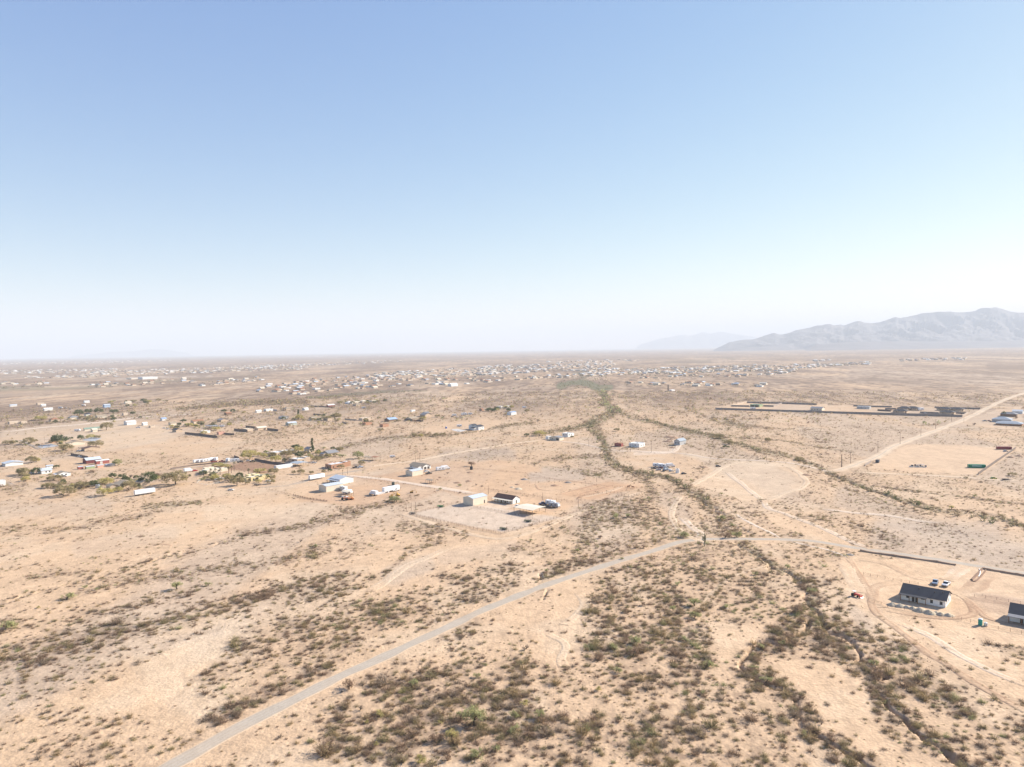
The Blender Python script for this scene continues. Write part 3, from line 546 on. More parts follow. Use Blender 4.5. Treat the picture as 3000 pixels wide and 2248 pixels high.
def scatter(name, pts, templ, label, cat, group=None, sq=None):
    """pts: x,y,z,r,h,rot,cr,cg,cb arrays -> one merged object"""
    Vs = []; Cs = []
    tid = RNG.integers(0, len(templ), len(pts))
    for k, (tv, ts) in enumerate(templ):
        q = pts[tid == k]
        if not len(q): continue
        c, s = np.cos(q[:, 5])[:, None], np.sin(q[:, 5])[:, None]
        x = (tv[None, :, 0] * c - tv[None, :, 1] * s) * q[:, 3:4] + q[:, 0:1]; y = (tv[None, :, 0] * s + tv[None, :, 1] * c) * q[:, 3:4] + q[:, 1:2]
        z = tv[None, :, 2] * q[:, 4:5] + q[:, 2:3]
        Vs.append(np.stack([x, y, z], 2).reshape(-1, 3)); Cs.append((ts[None, :, None] * q[:, None, 6:9]).reshape(-1, 3))
    V = np.concatenate(Vs); C = np.concatenate(Cs)
    me = npmesh(name, V, np.arange(len(V)).reshape(-1, 3), SCRUB, C)
    return tag(link(bpy.data.objects.new(name, me)), label, cat, None, 'stuff')
def candidates(r0, r1, dens, amax=44):
    a = R(amax); n = int(dens * a * (r1 ** 2 - r0 ** 2))
    r = np.sqrt(RNG.random(n) * (r1 ** 2 - r0 ** 2) + r0 ** 2); t = (RNG.random(n) * 2 - 1) * a
    return r * np.sin(t), r * np.cos(t)
ROADCLR = ROADG[::3]; FARCLR = FARG[::2]
def shrub_field(r0, r1, dens, sizek=1.0):
    x, y = candidates(r0, r1, dens); d = veg(x, y)
    k = RNG.random(len(x)) < d; x, y, d = x[k], y[k], d[k]
    dr = pdist(x, y, ROADCLR if r0 < 600 else FARCLR); k = dr > (4.6 if r0 < 600 else 9); x, y, d = x[k], y[k], d[k]
    n = len(x); px, py = Q(x, y)
    a = R(83); u = x * math.cos(a) + y * math.sin(a); v = -x * math.sin(a) + y * math.cos(a)
    size = (.45 + 1.5 * RNG.random(n) ** 2.0) * (.75 + .5 * d) * sizek
    size *= np.where((px > 2450) & (py < 1700), .8, 1)
    size *= np.where(RNG.random(n) > .96, 1.7, 1); h = size * (.6 + .4 * RNG.random(n)); h[size > 2] *= 1.15
    q = RNG.random(n) + .35 * (vn(x / 30., y / 30., 71) - .5); gr = VEGPX[np.clip((py / QS).astype(int), 0, GH - 1), np.clip((px / QS).astype(int), 0, GW - 1)]
    C = np.zeros((n, 3)); C[:] = CB['brown']; C[q > .34] = CB['grey']; C[q > .52] = CB['olive']; C[q > .80] = CB['tan']; C[(q > 1.0 - .5 * sstep(.85, 1, gr) * (y > 1100))] = CB['green']
    C *= (.8 + .4 * RNG.random(n))[:, None]
    z = hz(x, y)
    return np.column_stack([x, y, z - .02, size, h, RNG.random(n) * 6.283, C])
def lining():
    P_ = []
    for g, wd, dp in CHG:
        g = np.array(g); s_ = np.concatenate([[0], np.cumsum(np.hypot(*np.diff(g, axis=0).T))])
        if np.hypot(*g.mean(0)) > 700: continue
        n = int(s_[-1] / 1.7); t = RNG.random(n) * s_[-1]; P_.append(np.column_stack([np.interp(t, s_, g[:, 0]) + RNG.normal(0, 2.6, n), np.interp(t, s_, g[:, 1]) + RNG.normal(0, 2.6, n)]))
    q = np.concatenate(P_); k = (pdist(q[:, 0], q[:, 1], ROADCLR) > 4.5) & (hz(q[:, 0], q[:, 1]) > -1.0); q = q[k]; n = len(q); sz = .6 + 1.3 * RNG.random(n) ** 1.5; c = RNG.random(n); C = np.zeros((n, 3)); C[:] = CB['brown']; C[c > .4] = CB['grey']; C[c > .6] = CB['olive']; C[c > .9] = CB['green']; C *= (.75 + .4 * RNG.random(n))[:, None]
    return np.column_stack([q[:, 0], q[:, 1], hz(q[:, 0], q[:, 1]), sz, sz * .85, RNG.random(n) * 6.28, C])
S1 = np.concatenate([shrub_field(120, 340, .42), lining()]); S2 = shrub_field(340, 620, .27, .85); S3 = shrub_field(620, 1000, .15, 1.0); S4 = shrub_field(1000, 1700, .045, 1.6)
# open, fine scrub in the right distance and tufts close by
x, y = candidates(150, 300, .30, 40); d = veg(x, y) * sstep(.45, .62, fbm(x / 14., y / 14., 97, 3)) * 1.3
k = (RNG.random(len(x)) < d) & (pdist(x, y, ROADCLR) > 4); x, y = x[k], y[k]; n = len(x)
TU = np.column_stack([x, y, hz(x, y), .14 + .22 * RNG.random(n), .16 + .25 * RNG.random(n), RNG.random(n) * 6.28, np.tile(np.array((.10, .08, .06)), (n, 1))])
# the 300 shrubs that show largest become objects of their own
px, py = Q(S1[:, 0], S1[:, 1]); app = S1[:, 3] / np.hypot(S1[:, 0], S1[:, 1]); app[(px < 15) | (px > 2985) | (py > 2235)] = 0
big = np.zeros(len(S1), bool); big[np.argsort(-app)[:300]] = True
IND = S1[big]; S1 = S1[~big]
scatter('desert_scrub', S1, T_HI, 'low dry desert shrubs scattered over the sand', 'scrub')
scatter('desert_scrub', S2, T_MD, 'dry shrubs scattered over the plain in the middle distance', 'scrub')
scatter('desert_scrub', S3, T_LO, 'small dry shrubs dotting the plain round the scattered houses', 'scrub')
scatter('desert_scrub', S4, T_XL, 'thin scrub on the far plain', 'scrub')
scatter('dry_tufts', TU, T_TU, 'small dark tufts of dry grass between the shrubs', 'grass')
SHM = {}
def zone(px, py):
    rd = np.interp(px, [p[0] for p in ROAD], [p[1] for p in ROAD])
    if py < rd: return 'on the sand above the gravel road at the lower left' if px < 700 else 'on the sand above the gravel road in the lower middle'
    return 'below the gravel road in the lower left and middle' if px < 1600 else ('below the gravel road in the lower middle' if px < 2150 else 'by the gullies at the lower right')
for row in IND:
    c = row[6:9]; key = min(CB, key=lambda k: sum((np.array(CB[k]) / sum(CB[k]) - c / c.sum()) ** 2) * 30 + sum((np.array(CB[k]) - c) ** 2) * 10)
    vi = random.randrange(4)
    if (key, vi) not in SHM:
        tv, ts = T_HI[vi]; SHM[key, vi] = npmesh('shrub', tv, np.arange(len(tv)).reshape(-1, 3), SCRUB, ts[:, None] * np.array(CB[key])[None, :])
    o = link(bpy.data.objects.new('desert_shrub', SHM[key, vi])); o.location = row[:3]; o.rotation_euler = (0, 0, row[5]); o.scale = (row[3], row[3], row[4])
    qx, qy = Q(row[0], row[1]); zn = zone(float(qx), float(qy)); cn = {'brown': 'dark brown leafless', 'grey': 'greyish brown leafless', 'olive': 'dull olive', 'green': 'green', 'tan': 'straw coloured dry', 'yellow': 'yellowish', 'dark': 'dark'}[key]
    cn = ('large ' if row[3] > 1.75 else 'middling ' if row[3] > 1.35 else 'low ') + cn
    tag(o, cn + ' shrub ' + zn, 'shrub', cn + ' shrubs ' + zn)

# ---------------------------------------------------------------- trees
BARK = mat('bark', (.10, .075, .055), .9, .2, 4.); TT = {}
def tree_proto(kind, seed):
    """unit tree: crown radius 1, height about 1.5; returns (trunk mesh, crown mesh)"""
    if (kind, seed) in TT: return TT[kind, seed]
    r = np.random.default_rng(seed + 100); b = MB(); tips = []
    tall = kind in ('cypress',); nb = 3 if kind != 'bare' else 5
    def limb(p, d, L, rad, lev):
        q = p + d * L; b.cyl(p, q, rad, rad * .65, 5)
        if lev == 0: tips.append(q); return
        for k in range(nb if lev > 1 else 3):
            e = d * .75 + r.normal(size=3) * .55; e[2] = abs(e[2]) * .8 + .12; e /= np.linalg.norm(e); limb(q - d * L * .25 * r.random(), e, L * (.62 + .25 * r.random()), rad * .55, lev - 1)
    base = 1 if kind in ('round', 'cypress') else 3
    for k in range(base):
        d = np.array((r.normal() * .35, r.normal() * .35, 1.)); d /= np.linalg.norm(d); limb(np.array((r.normal() * .05, r.normal() * .05, -.05)), d, .42, .06, 2)
    V = []; S = []
    if kind == 'bare':
        for t in tips:
            for k in range(7):
                d = r.normal(size=3); d[2] = abs(d[2]) + .3; d /= np.linalg.norm(d); e = t + d * .3 * r.random(); s = np.cross(d, r.normal(size=3)); s /= np.linalg.norm(s); V += [t - s * .012, t + s * .012, e]; S += [1] * 3
    else:
        ncl = {'round': 46, 'cypress': 40, 'paloverde': 34, 'mesquite': 36}[kind]; lf = {'round': .085, 'cypress': .09, 'paloverde': .06, 'mesquite': .06}[kind]; per = {'round': 34, 'cypress': 26, 'paloverde': 34, 'mesquite': 30}[kind]
        for k in range(ncl):
            if kind == 'cypress':
                a = r.random() * 6.28; zz = r.random(); rad = .30 * (1 - zz) ** .6 * (.5 + .5 * r.random()); c = np.array((math.cos(a) * rad, math.sin(a) * rad, .15 + 2.2 * zz)); cr_ = .13
            elif kind == 'round':
                a = r.random() * 6.28; e = math.asin(r.random() * 1.5 - .5); rad = .45 + .42 * r.random() ** .5; c = np.array((math.cos(a) * math.cos(e) * rad, math.sin(a) * math.cos(e) * rad, .82 + math.sin(e) * rad * .75)); cr_ = .24
            else:
                t = tips[r.integers(0, len(tips))]; c = t * np.array((1.15, 1.15, 1.0)) + r.normal(size=3) * np.array((.16, .16, .10)); cr_ = .20
            g0 = .75 + .55 * r.random()
            for j in range(per):
                o = r.normal(size=3); o = o / np.linalg.norm(o) * cr_ * r.random() ** .45; q = r.normal(size=(3, 3)) * lf * .62; q[:, 2] *= 1.15
                c2 = c + o; c2[2] = max(c2[2], .1); g = g0 * (.8 + .4 * r.random()); V += [c2 + q[0], c2 + q[1], c2 + q[2]]; S += [g] * 3
    tm = bpy.data.meshes.new('trunk'); tm.from_pydata(b.v, [], b.f); tm.materials.append(BARK)
    TT[kind, seed] = (tm, np.array(V), np.array(S)); return TT[kind, seed]
CRM = {}
TKIND = {'g': ('paloverde', 'green'), 'y': ('paloverde', 'yellow'), 'b': ('mesquite', 'brown'), 'o': ('round', 'olive'), 'd': ('round', 'dark'), 'r': ('round', 'green'), 'x': ('bare', 'grey'), 'c': ('cypress', 'dark'), 'w': ('round', 'yellow')}
TN = {'g': 'palo_verde_tree', 'y': 'palo_verde_tree', 'b': 'mesquite_tree', 'o': 'desert_tree', 'd': 'evergreen_tree', 'r': 'desert_tree', 'x': 'bare_tree', 'c': 'cypress_tree', 'w': 'desert_tree'}
def tree(px, py, wpx, k, label, group=None, hk=1.0):
    kind, cname = TKIND[k]; sd = random.randrange(4)
    tm, V, S = tree_proto(kind, sd)
    if (k, sd) not in CRM: CRM[k, sd] = npmesh('crown', V, np.arange(len(V)).reshape(-1, 3), SCRUB, S[:, None] * np.array(CB[cname])[None, :])
    x, y = P(px, py); D = y * cp; s = wpx / F * D * .66; s = max(s, .5)
    root = empty(TN[k], (x, y, hz1(x, y)), random.random() * 6.28); s /= {'paloverde': 1.15, 'mesquite': 1.15, 'bare': 1.0, 'round': .98, 'cypress': .45}[kind]
    root.scale = (s, s, s * hk * (.85 if k in 'odrw' else .95)); tag(root, label, 'tree', group)
    for nm, me in (('trunk', tm), ('crown', CRM[k, sd])):
        o = link(bpy.data.objects.new(nm if kind != 'bare' or nm == 'trunk' else 'twigs', me)); o.parent = root
    return root
NEAR_T = [(520, 1726, 40, 'g'), (610, 1715, 22, 'g'), (927, 1602, 16, 'g'), (881, 1588, 16, 'x'), (746, 1606, 14, 'x'), (411, 1516, 15, 'x'), (264, 1554, 15, 'x'), (14, 1842, 50, 'g'), (249, 1722, 18, 'g'), (282, 1727, 14, 'g'), (194, 1758, 40, 'g'), (110, 1782, 14, 'y'),
 (1160, 1472, 28, 'g'), (1692, 1618, 18, 'g'), (1759, 1579, 18, 'b'), (1601, 1677, 16, 'g'), (1805, 1518, 25, 'g'), (1841, 1516, 20, 'g'), (1823, 1639, 13, 'g'), (1556, 1588, 14, 'g'), (1886, 1606, 18, 'b'), (1732, 1490, 14, 'g'), (1936, 1538, 16, 'g'), (1985, 1717, 22, 'g'), (1890, 1775, 22, 'b'), (1972, 1790, 26, 'g'), (1945, 1748, 18, 'g'), (1832, 1794, 22, 'b'), (1700, 1652, 20, 'b'),
 (1022, 2022, 52, 'b'), (1398, 1984, 26, 'g'), (1212, 2012, 36, 'g'), (1542, 1903, 26, 'x'), (1860, 1882, 42, 'g'), (1800, 1905, 34, 'g'), (1854, 1920, 36, 'b'), (1814, 1970, 30, 'g'), (1750, 2024, 24, 'y'), (1533, 2066, 32, 'y'), (1113, 2101, 32, 'y'), (1072, 2120, 18, 'y'), (1054, 2084, 28, 'x'), (1325, 2168, 50, 'y'), (1393, 2128, 86, 'g'), (1350, 2108, 40, 'g'), (1511, 2101, 38, 'g'), (1579, 2104, 42, 'g'), (1407, 2222, 52, 'g'), (1452, 2195, 30, 'g'), (1290, 2122, 18, 'y'), (1099, 2186, 22, 'y'), (1226, 2238, 44, 'y'), (1310, 2230, 36, 'b'), (1733, 2182, 18, 'x'), (1506, 2146, 38, 'g'), (1550, 2160, 30, 'b'), (1275, 2170, 42, 'b'),
 (2009, 1880, 28, 'g'), (2230, 1900, 28, 'g'), (2289, 1888, 26, 'g'), (2072, 1952, 36, 'g'), (2059, 2034, 22, 'g'), (2212, 1962, 22, 'g'), (2244, 2000, 36, 'g'), (2560, 1946, 32, 'g'), (2592, 2049, 34, 'g'), (2357, 2156, 26, 'g'), (2045, 2083, 18, 'x'), (2407, 2124, 16, 'x'), (2425, 2187, 30, 'x'), (2502, 2214, 50, 'b'), (2823, 2223, 34, 'b'), (2068, 2202, 20, 'x'), (2320, 1872, 34, 'b'), (2375, 2072, 30, 'b'),
 (2108, 1522, 26, 'g'), (2158, 1573, 32, 'g'), (2149, 1540, 20, 'g'), (2009, 1573, 34, 'g'), (2113, 1450, 12, 'g'), (2212, 1685, 20, 'g'), (2036, 1776, 40, 'g'), (2127, 1782, 24, 'g'), (2380, 1732, 34, 'g'), (2334, 1797, 44, 'b'), (2036, 1813, 38, 'g'), (2787, 1491, 18, 'y'), (2651, 1482, 20, 'b'), (2854, 1456, 12, 'g'), (2881, 1510, 20, 'b'), (2834, 1502, 14, 'b'), (2307, 1667, 22, 'g'), (2954, 1546, 14, 'b'), (2125, 1576, 30, 'b'), (2350, 1830, 30, 'b')]
KD = {'g': 'green palo verde tree', 'y': 'yellow green palo verde tree', 'b': 'brown mesquite tree', 'x': 'bare leafless grey tree'}
def tzone(px, py):
    if py > 1828: return zone(px, py)
    if px < 1000: return 'in the scrub of the left middle ground'
    if px < 2000: return 'in the scrub round the horse property' if py < 1660 else 'below the gravel road in the middle ground'
    if px > 2480: return 'along the wash at the right'
    return 'along the wash above the gravel road bend' if py < 1590 else 'along the gully below the gravel road bend'
for a_ in NEAR_T:
    z_ = tzone(a_[0], a_[1]); L_ = KD[a_[3]] + ' ' + z_
    if a_[2] == 86: tree(*a_, label='largest green palo verde tree, spreading over the lower middle scrub', hk=1.15)
    else: tree(*a_, label=L_, group=KD[a_[3]].replace('tree', 'trees') + ' ' + z_)

# ---------------------------------------------------------------- buildings
GA = R(49.0)
WALLC = {'white': (.74, .73, .70), 'cream': (.66, .58, .46), 'tan': (.52, .40, .29), 'sand': (.58, .47, .36), 'yellow': (.66, .54, .30), 'adobe': (.42, .235, .15), 'brown': (.24, .16, .11), 'grey': (.42, .42, .42), 'red': (.32, .10, .085), 'maroon': (.17, .05, .05), 'blue': (.35, .45, .58), 'green': (.30, .36, .20), 'sage': (.42, .46, .40), 'pink': (.60, .34, .26), 'black': (.03, .03, .03), 'silver': (.6, .62, .64)}
ROOFC = {'white': (.66, .65, .62), 'silver': (.46, .50, .54), 'slate': (.055, .058, .068), 'brown': (.13, .075, .06), 'tan': (.33, .27, .20), 'rust': (.30, .15, .09), 'grey': (.22, .22, .23), 'blue': (.30, .40, .55), 'bluegrey': (.30, .34, .38), 'darkbrown': (.10, .065, .05), 'green': (.20, .27, .22), 'cream': (.62, .55, .44), 'black': (.03, .03, .035)}
GLASS = mat('window_glass', (.035, .045, .055), .15, spec=.6); TRIM = mat('dark_trim', (.06, .05, .045), .6); POST = mat('porch_post', (.24, .13, .07), .8); DOORM = mat('door_paint', (.55, .53, .50), .6); METAL = mat('weathered_metal', (.20, .15, .12), .6, .2, 2.)
def wmat(c): return mat('wall_' + c, WALLC[c], .85, .06, .35)
def rmat(c): return mat('roof_' + c, ROOFC[c], .45 if c in ('silver', 'white', 'blue') else .85, .07, .6, spec=.4 if c in ('silver', 'white') else .15)
def roof_mesh(b, lx, ly, h, kind, rh, ev, th=.14):
    e = ev
    if kind == 'u':     # ridge along x
        s = rh / (ly / 2); prof = [(-e, h - s * e), (ly / 2, h + rh), (ly + e, h - s * e), (ly + e, h - s * e + th), (ly / 2, h + rh + th), (-e, h - s * e + th)]
        b.prismy(prof, -e, lx + e)
    elif kind == 'v':
        s = rh / (lx / 2); prof = [(-e, h - s * e), (-e, h - s * e + th), (lx / 2, h + rh + th), (lx + e, h - s * e + th), (lx + e, h - s * e), (lx / 2, h + rh)]
        b.prism(prof, -e, ly + e)
    elif kind == 'hip':
        m = min(lx, ly) / 2 * .98
        if lx >= ly: r = [(m, ly / 2, h + rh), (lx - m, ly / 2, h + rh)]
        else: r = [(lx / 2, m, h + rh), (lx / 2, ly - m, h + rh)]
        c = [(-e, -e, h - .12), (lx + e, -e, h - .12), (lx + e, ly + e, h - .12), (-e, ly + e, h - .12)]; vs = c + r
        fs = [(0, 1, 5, 4), (1, 2, 5), (2, 3, 4, 5), (3, 0, 4), (0, 3, 2, 1)] if lx >= ly else [(0, 1, 4), (1, 2, 5, 4), (2, 3, 5), (3, 0, 4, 5), (0, 3, 2, 1)]
        b.add(vs, fs)
    elif kind == 'shedv':  # slopes down to -x
        b.prism([(-e, h - rh * .5 - .05), (-e, h - rh * .5 + .09), (lx + e, h + rh + .09), (lx + e, h + rh - .05)], -e, ly + e)
    elif kind == 'shedu': b.prismy([(-e, h - .05), (ly + e, h + rh - .05), (ly + e, h + rh + .09), (-e, h + .09)], -e, lx + e)
def bld(name, label, B, lx, ly, h, kind='u', rh=1.2, wc='cream', rc='silver', ev=.35, win=(), door=(), extra=(), porch=None, group=None, cat='house', rz=None, at=None, scale=1.):
    x, y = at or P(*B); z = hz1(x, y) - .05
    rt = empty(name, (x, y, z), GA if rz is None else rz); rt.scale = (scale,) * 3; tag(rt, label, cat, group)
    w = MB(); blocks = [(0, 0, lx, ly, h)] + list(extra)
    if kind == 'flat':
        rf = MB()
        for (bx, by, wx, wy, hh) in blocks:
            t = .28
            w.box(bx, by, 0, bx + wx, by + t, hh); w.box(bx, by + wy - t, 0, bx + wx, by + wy, hh); w.box(bx, by + t, 0, bx + t, by + wy - t, hh); w.box(bx + wx - t, by + t, 0, bx + wx, by + wy - t, hh)
            rf.box(bx + t + .003, by + t + .003, hh - .6, bx + wx - t - .003, by + wy - t - .003, hh - .35)
            if wx > 5: rf.box(bx + wx * .45, by + wy * .4, hh - .36, bx + wx * .45 + 1.1, by + wy * .4 + 1.0, hh + .25)
        w.build('wall', wmat(wc), rt); rf.build('roof', rmat(rc), rt)
    else:
        w.box(0, 0, 0, lx, ly, h)
        if kind == 'u': w.add([(0, 0, h), (0, ly, h), (0, ly / 2, h + rh), (lx, 0, h), (lx, ly, h), (lx, ly / 2, h + rh)], [(0, 2, 1), (3, 4, 5), (0, 3, 5, 2), (1, 2, 5, 4)])
        if kind == 'v': w.add([(0, 0, h), (lx, 0, h), (lx / 2, 0, h + rh), (0, ly, h), (lx, ly, h), (lx / 2, ly, h + rh)], [(0, 1, 2), (3, 5, 4), (0, 2, 5, 3), (1, 4, 5, 2)])
        rf = MB(); roof_mesh(rf, lx, ly, h + .02, kind, rh, ev)
        for (bx, by, wx, wy, hh) in extra:
            w.box(bx, by, 0, bx + wx, by + wy, hh); q = MB(); roof_mesh(q, wx, wy, hh + .02, 'v' if wx < wy else 'u', min(wx, wy) * .2, ev * .8)
            rf.add([(a + bx, c + by, d) for a, c, d in q.v], q.f)
            e = min(wx, wy) * .2
            if wx >= wy: w.add([(bx, by, hh), (bx, by + wy, hh), (bx, by + wy / 2, hh + e), (bx + wx, by, hh), (bx + wx, by + wy, hh), (bx + wx, by + wy / 2, hh + e)], [(0, 2, 1), (3, 4, 5)])
            else: w.add([(bx, by, hh), (bx + wx, by, hh), (bx + wx / 2, by, hh + e), (bx, by + wy, hh), (bx + wx, by + wy, hh), (bx + wx / 2, by + wy, hh + e)], [(0, 1, 2), (3, 5, 4)])
        w.build('wall', wmat(wc), rt); rf.build('roof', rmat(rc), rt)
    for (f, p, z0, ww, hh) in win:
        b = MB()
        if f == 'x': b.box(p, -.05, z0, p + ww, .06, z0 + hh)
        elif f == 'y': b.box(-.05, p, z0, .06, p + ww, z0 + hh)
        elif f == 'X': b.box(p, ly - .06, z0, p + ww, ly + .05, z0 + hh)
        b.build('window', GLASS, rt)
    for (f, p, ww, hh, mc) in door:
        b = MB()
        if f == 'x': b.box(p, -.04, .05, p + ww, .08, hh)
        else: b.box(-.04, p, .05, .08, p + ww, hh)
        b.build('garage_door' if ww > 2 else 'door', DOORM if mc == 'w' else TRIM, rt)
    if porch:   # (face, depth, from, to, n posts, z, roof colour)
        f, dp, a, c, n, pz, prc = porch; b = MB()
        if f == 'y': b.prism([(-dp, pz - .35), (-dp, pz - .23), (-.003, pz + .12), (-.003, pz)], a, c)
        else: b.prismy([(-dp, pz - .35), (-.003, pz), (-.003, pz + .12), (-dp, pz - .23)], a, c)
        b.build('porch_roof', rmat(prc), rt)
        for k in range(n):
            t = a + .2 + (c - a - .6) * k / (n - 1); b = MB()
            if f == 'y': b.box(-dp + .1, t, 0, -dp + .28, t + .18, pz - .36)
            else: b.box(t, -dp + .1, 0, t + .18, -dp + .28, pz - .36)
            b.build('post', POST, rt)
    return rt
W_ = lambda f, ps, z0=1.0, w=1.1, h=1.1: tuple((f, p, z0, w, h) for p in ps)
# --- the building site at the right
h1 = bld('farmhouse', 'new white single storey house with dark slate roof and gravel heaps in front', (2770, 1781), 9.8, 15.2, 2.9, 'v', 2.3, 'white', 'slate', .5,
    win=W_('y', (1.0, 4.2), .9, .95, 1.3) + (('y', 7.0, 1.6, 1.2, .5), ('y', 12.4, 1.2, 1.0, .7)) + W_('x', (2.0, 5.4), 1.0, .9, 1.2), door=(('y', 9.3, .9, 2.2, 'd'), ('y', 10.5, .9, 2.2, 'd')))
for yy in (6.3, 9.0, 11.9, 14.9):
    b = MB(); b.box(-1.72, yy, 0, -1.52, yy + .2, 2.62); b.build('post', POST, h1)
b = MB(); b.prism([(-1.9, 2.5), (-1.9, 2.64), (-.51, 2.86), (-.51, 2.72)], 6.1, 15.7); b.build('porch_roof', rmat('slate'), h1)
for q in ((3.0, 9.5), (2.6, 4.0), (3.2, 1.4)):
    b = MB(); s = 2.3 / 4.9; b.box(q[0], q[1], 2.9 + s * q[0] + .1, q[0] + .25, q[1] + .25, 2.9 + s * q[0] + .75); b.build('roof_vent', TRIM, h1)
_l = P(2958, 1818)
h2 = bld('farmhouse', 'second new house with dark slate roof cut off by the right edge', None, 9.5, 15.5, 3.0, 'v', 2.3, 'white', 'slate', .5, win=W_('y', (2, 7.5), .9, 1.0, 1.3), door=(('y', 11.5, .9, 2.2, 'd'),), at=(_l[0] - 15.5 * math.cos(GA + R(90)), _l[1] - 15.5 * math.sin(GA + R(90))))
b = MB(); b.prism([(-2.6, 2.35), (-2.6, 2.5), (-.51, 2.9), (-.51, 2.75)], -.4, 15.9); b.build('porch_roof', rmat('grey'), h2)
for yy in (.2, 4, 7.8, 11.6, 15.4):
    b = MB(); b.box(-2.4, yy, 0, -2.2, yy + .2, 2.5); b.build('post', POST, h2)
# --- horse property
bld('metal_barn', 'tall cream metal barn with pale blue roof at the north corner of the arena', (1386, 1483), 13.5, 8.8, 4.6, 'u', 1.1, 'cream', 'silver', .15, door=(('x', 10.2, 1, 2.1, 'd'),), cat='barn')
bld('ranch_house', 'long white house with brown metal roof and front porch beside the arena', (1502, 1478), 7.2, 16.0, 2.9, 'v', 1.9, 'white', 'brown', .25, win=W_('y', (1.5, 4, 7.2, 12.5)), door=(('y', 9.2, 1, 2.1, 'd'), ('y', 5.8, 1, 2.1, 'd'), ('x', 3.2, 1, 2.1, 'd')), porch=('y', 2.6, -.3, 16.3, 7, 2.6, 'cream'))
bld('metal_barn', 'cream metal barn with pale blue roof in front of the tan roofed house', (1208, 1396), 11.5, 8.0, 3.9, 'u', .9, 'cream', 'silver', .15, cat='barn')
bld('ranch_house', 'cream house with tan grey roof and double garage behind the metal barn', (1240, 1376), 8.5, 17.0, 2.8, 'v', 1.7, 'white', 'tan', .5, win=W_('y', (9, 12, 15)), door=(('x', 1, 2.6, 2.2, 'd'), ('x', 4.6, 2.6, 2.2, 'd')), extra=((-4.5, 1, 4.5, 7, 2.8),))
bld('metal_barn', 'cream metal barn with pale blue roof near the parked campers', (956, 1443), 14.5, 9.2, 4.2, 'u', .8, 'cream', 'silver', .15, cat='barn')
bld('workshop', 'white workshop with broad silver roof and porch behind the cream barn', (996, 1420), 12.5, 13.0, 3.6, 'v', 1.7, 'white', 'silver', .3, win=W_('y', (2, 5, 8, 11)), porch=('y', 2.4, -.2, 13.2, 6, 3.1, 'silver'), cat='workshop')
def canopy(px, py, lx, ly, h, rc, label, name='shade_canopy', n=4, slope=.5, rz=None):
    x, y = P(px, py); rt = empty(name, (x, y, hz1(x, y)), GA if rz is None else rz); tag(rt, label, 'canopy')
    b = MB(); b.prism([(-.3, h), (-.3, h + .12), (lx * .5, h + slope + .12), (lx + .3, h + .12), (lx + .3, h), (lx * .5, h + slope)], -.3, ly + .3); b.build('roof', rmat(rc), rt)
    for i in range(n):
        for sx in (0, lx):
            p = MB(); yy = ly * i / (n - 1); p.box(sx - .08, yy - .08, 0, sx + .08, yy + .08, h - .01); p.build('post', METAL, rt)
    return rt
canopy(1560, 1513, 12.5, 14.5, 3.4, 'cream', 'large open cream roofed shade canopy on thin posts by the arena')
canopy(872, 1368, 11, 12, 2.8, 'bluegrey', 'grey blue open shade canopy between the pueblo houses')
canopy(1018, 1456, 5, 7, 3, 'cream', 'small cream shade canopy behind the red machines')
canopy(616, 1256, 9, 16, 3, 'grey', 'long grey carport among parked vehicles at the left')
canopy(1083, 1350, 5, 8, 2.8, 'tan', 'brown open stall at the bend of the pale road'); canopy(1100, 1351, 6, 6, 3.2, 'rust', 'taller brown open stall beside the first one')
canopy(1265, 1418, 3.5, 6.5, 2.4, 'tan', 'small open frame shelter by the pale lane')
# --- left group of pueblo houses
def pueblo(B, lx, ly, h, wc, rc, label, ex=(), win=True, name='pueblo_house'):
    return bld(name, label, B, lx, ly, h, 'flat', 0, wc, rc, 0, win=(W_('y', [1.5 + 3.2 * i for i in range(int(ly / 3.4))]) + W_('x', [1.5 + 4 * i for i in range(int(lx / 4.2))])) if win else (), door=(('y', ly * .45, 1.6, 2.3, 'd'),), extra=ex)
pueblo((736, 1411), 13, 9, 3.3, 'yellow', 'cream', 'yellow pueblo house with white roof nearest the paved drive', ((-3.0, 1.5, 3, 5, 2.8), (13.003, 2, 4, 6, 3), (3, 9.003, 9, 5, 3.8), (5, -2.5, 4, 2.497, 2.8)))
pueblo((606, 1390), 14, 9, 3.2, 'cream', 'cream', 'cream pueblo house among palms behind the orchard', ((14.003, 1, 5, 6, 2.9), (-3, 2, 3, 5, 2.7), (3, 9.003, 8, 4, 3.9)))
pueblo((871, 1357), 10, 13, 3.6, 'tan', 'white', 'tan pueblo house with white roof behind the shade canopy', ((10.003, 2, 5, 7, 4.1), (2, 13.003, 8, 4, 3.2)))
pueblo((810, 1336), 9, 14, 3.4, 'sand', 'white', 'sand coloured pueblo house beside the big yellow green tree', ((9.003, 2, 8, 8, 3.9), (17.006, 3, 7, 7, 3.2), (-3, 9, 3, 5, 3)))
pueblo((971, 1374), 15, 9, 3.8, 'adobe', 'white', 'orange brown adobe house with white roof', ((15.003, 1, 6, 7, 4.2), (4, 9.003, 9, 4, 3.4)))
bld('ranch_house', 'grey roofed house behind the adobe house', (962, 1337), 12, 11, 2.9, 'u', 2, 'tan', 'grey', win=W_('x', (2, 5, 8)), extra=((-4, 2, 4, 6, 2.6),))
bld('ranch_house', 'small grey gabled house beside the cypress', (905, 1324), 7, 8, 2.7, 'v', 1.8, 'cream', 'grey', win=W_('x', (2,)))
bld('long_shed', 'long white shed below the brown horse yard', (810, 1375), 16, 4, 2.6, 'u', .3, 'white', 'white', .1, cat='shed')
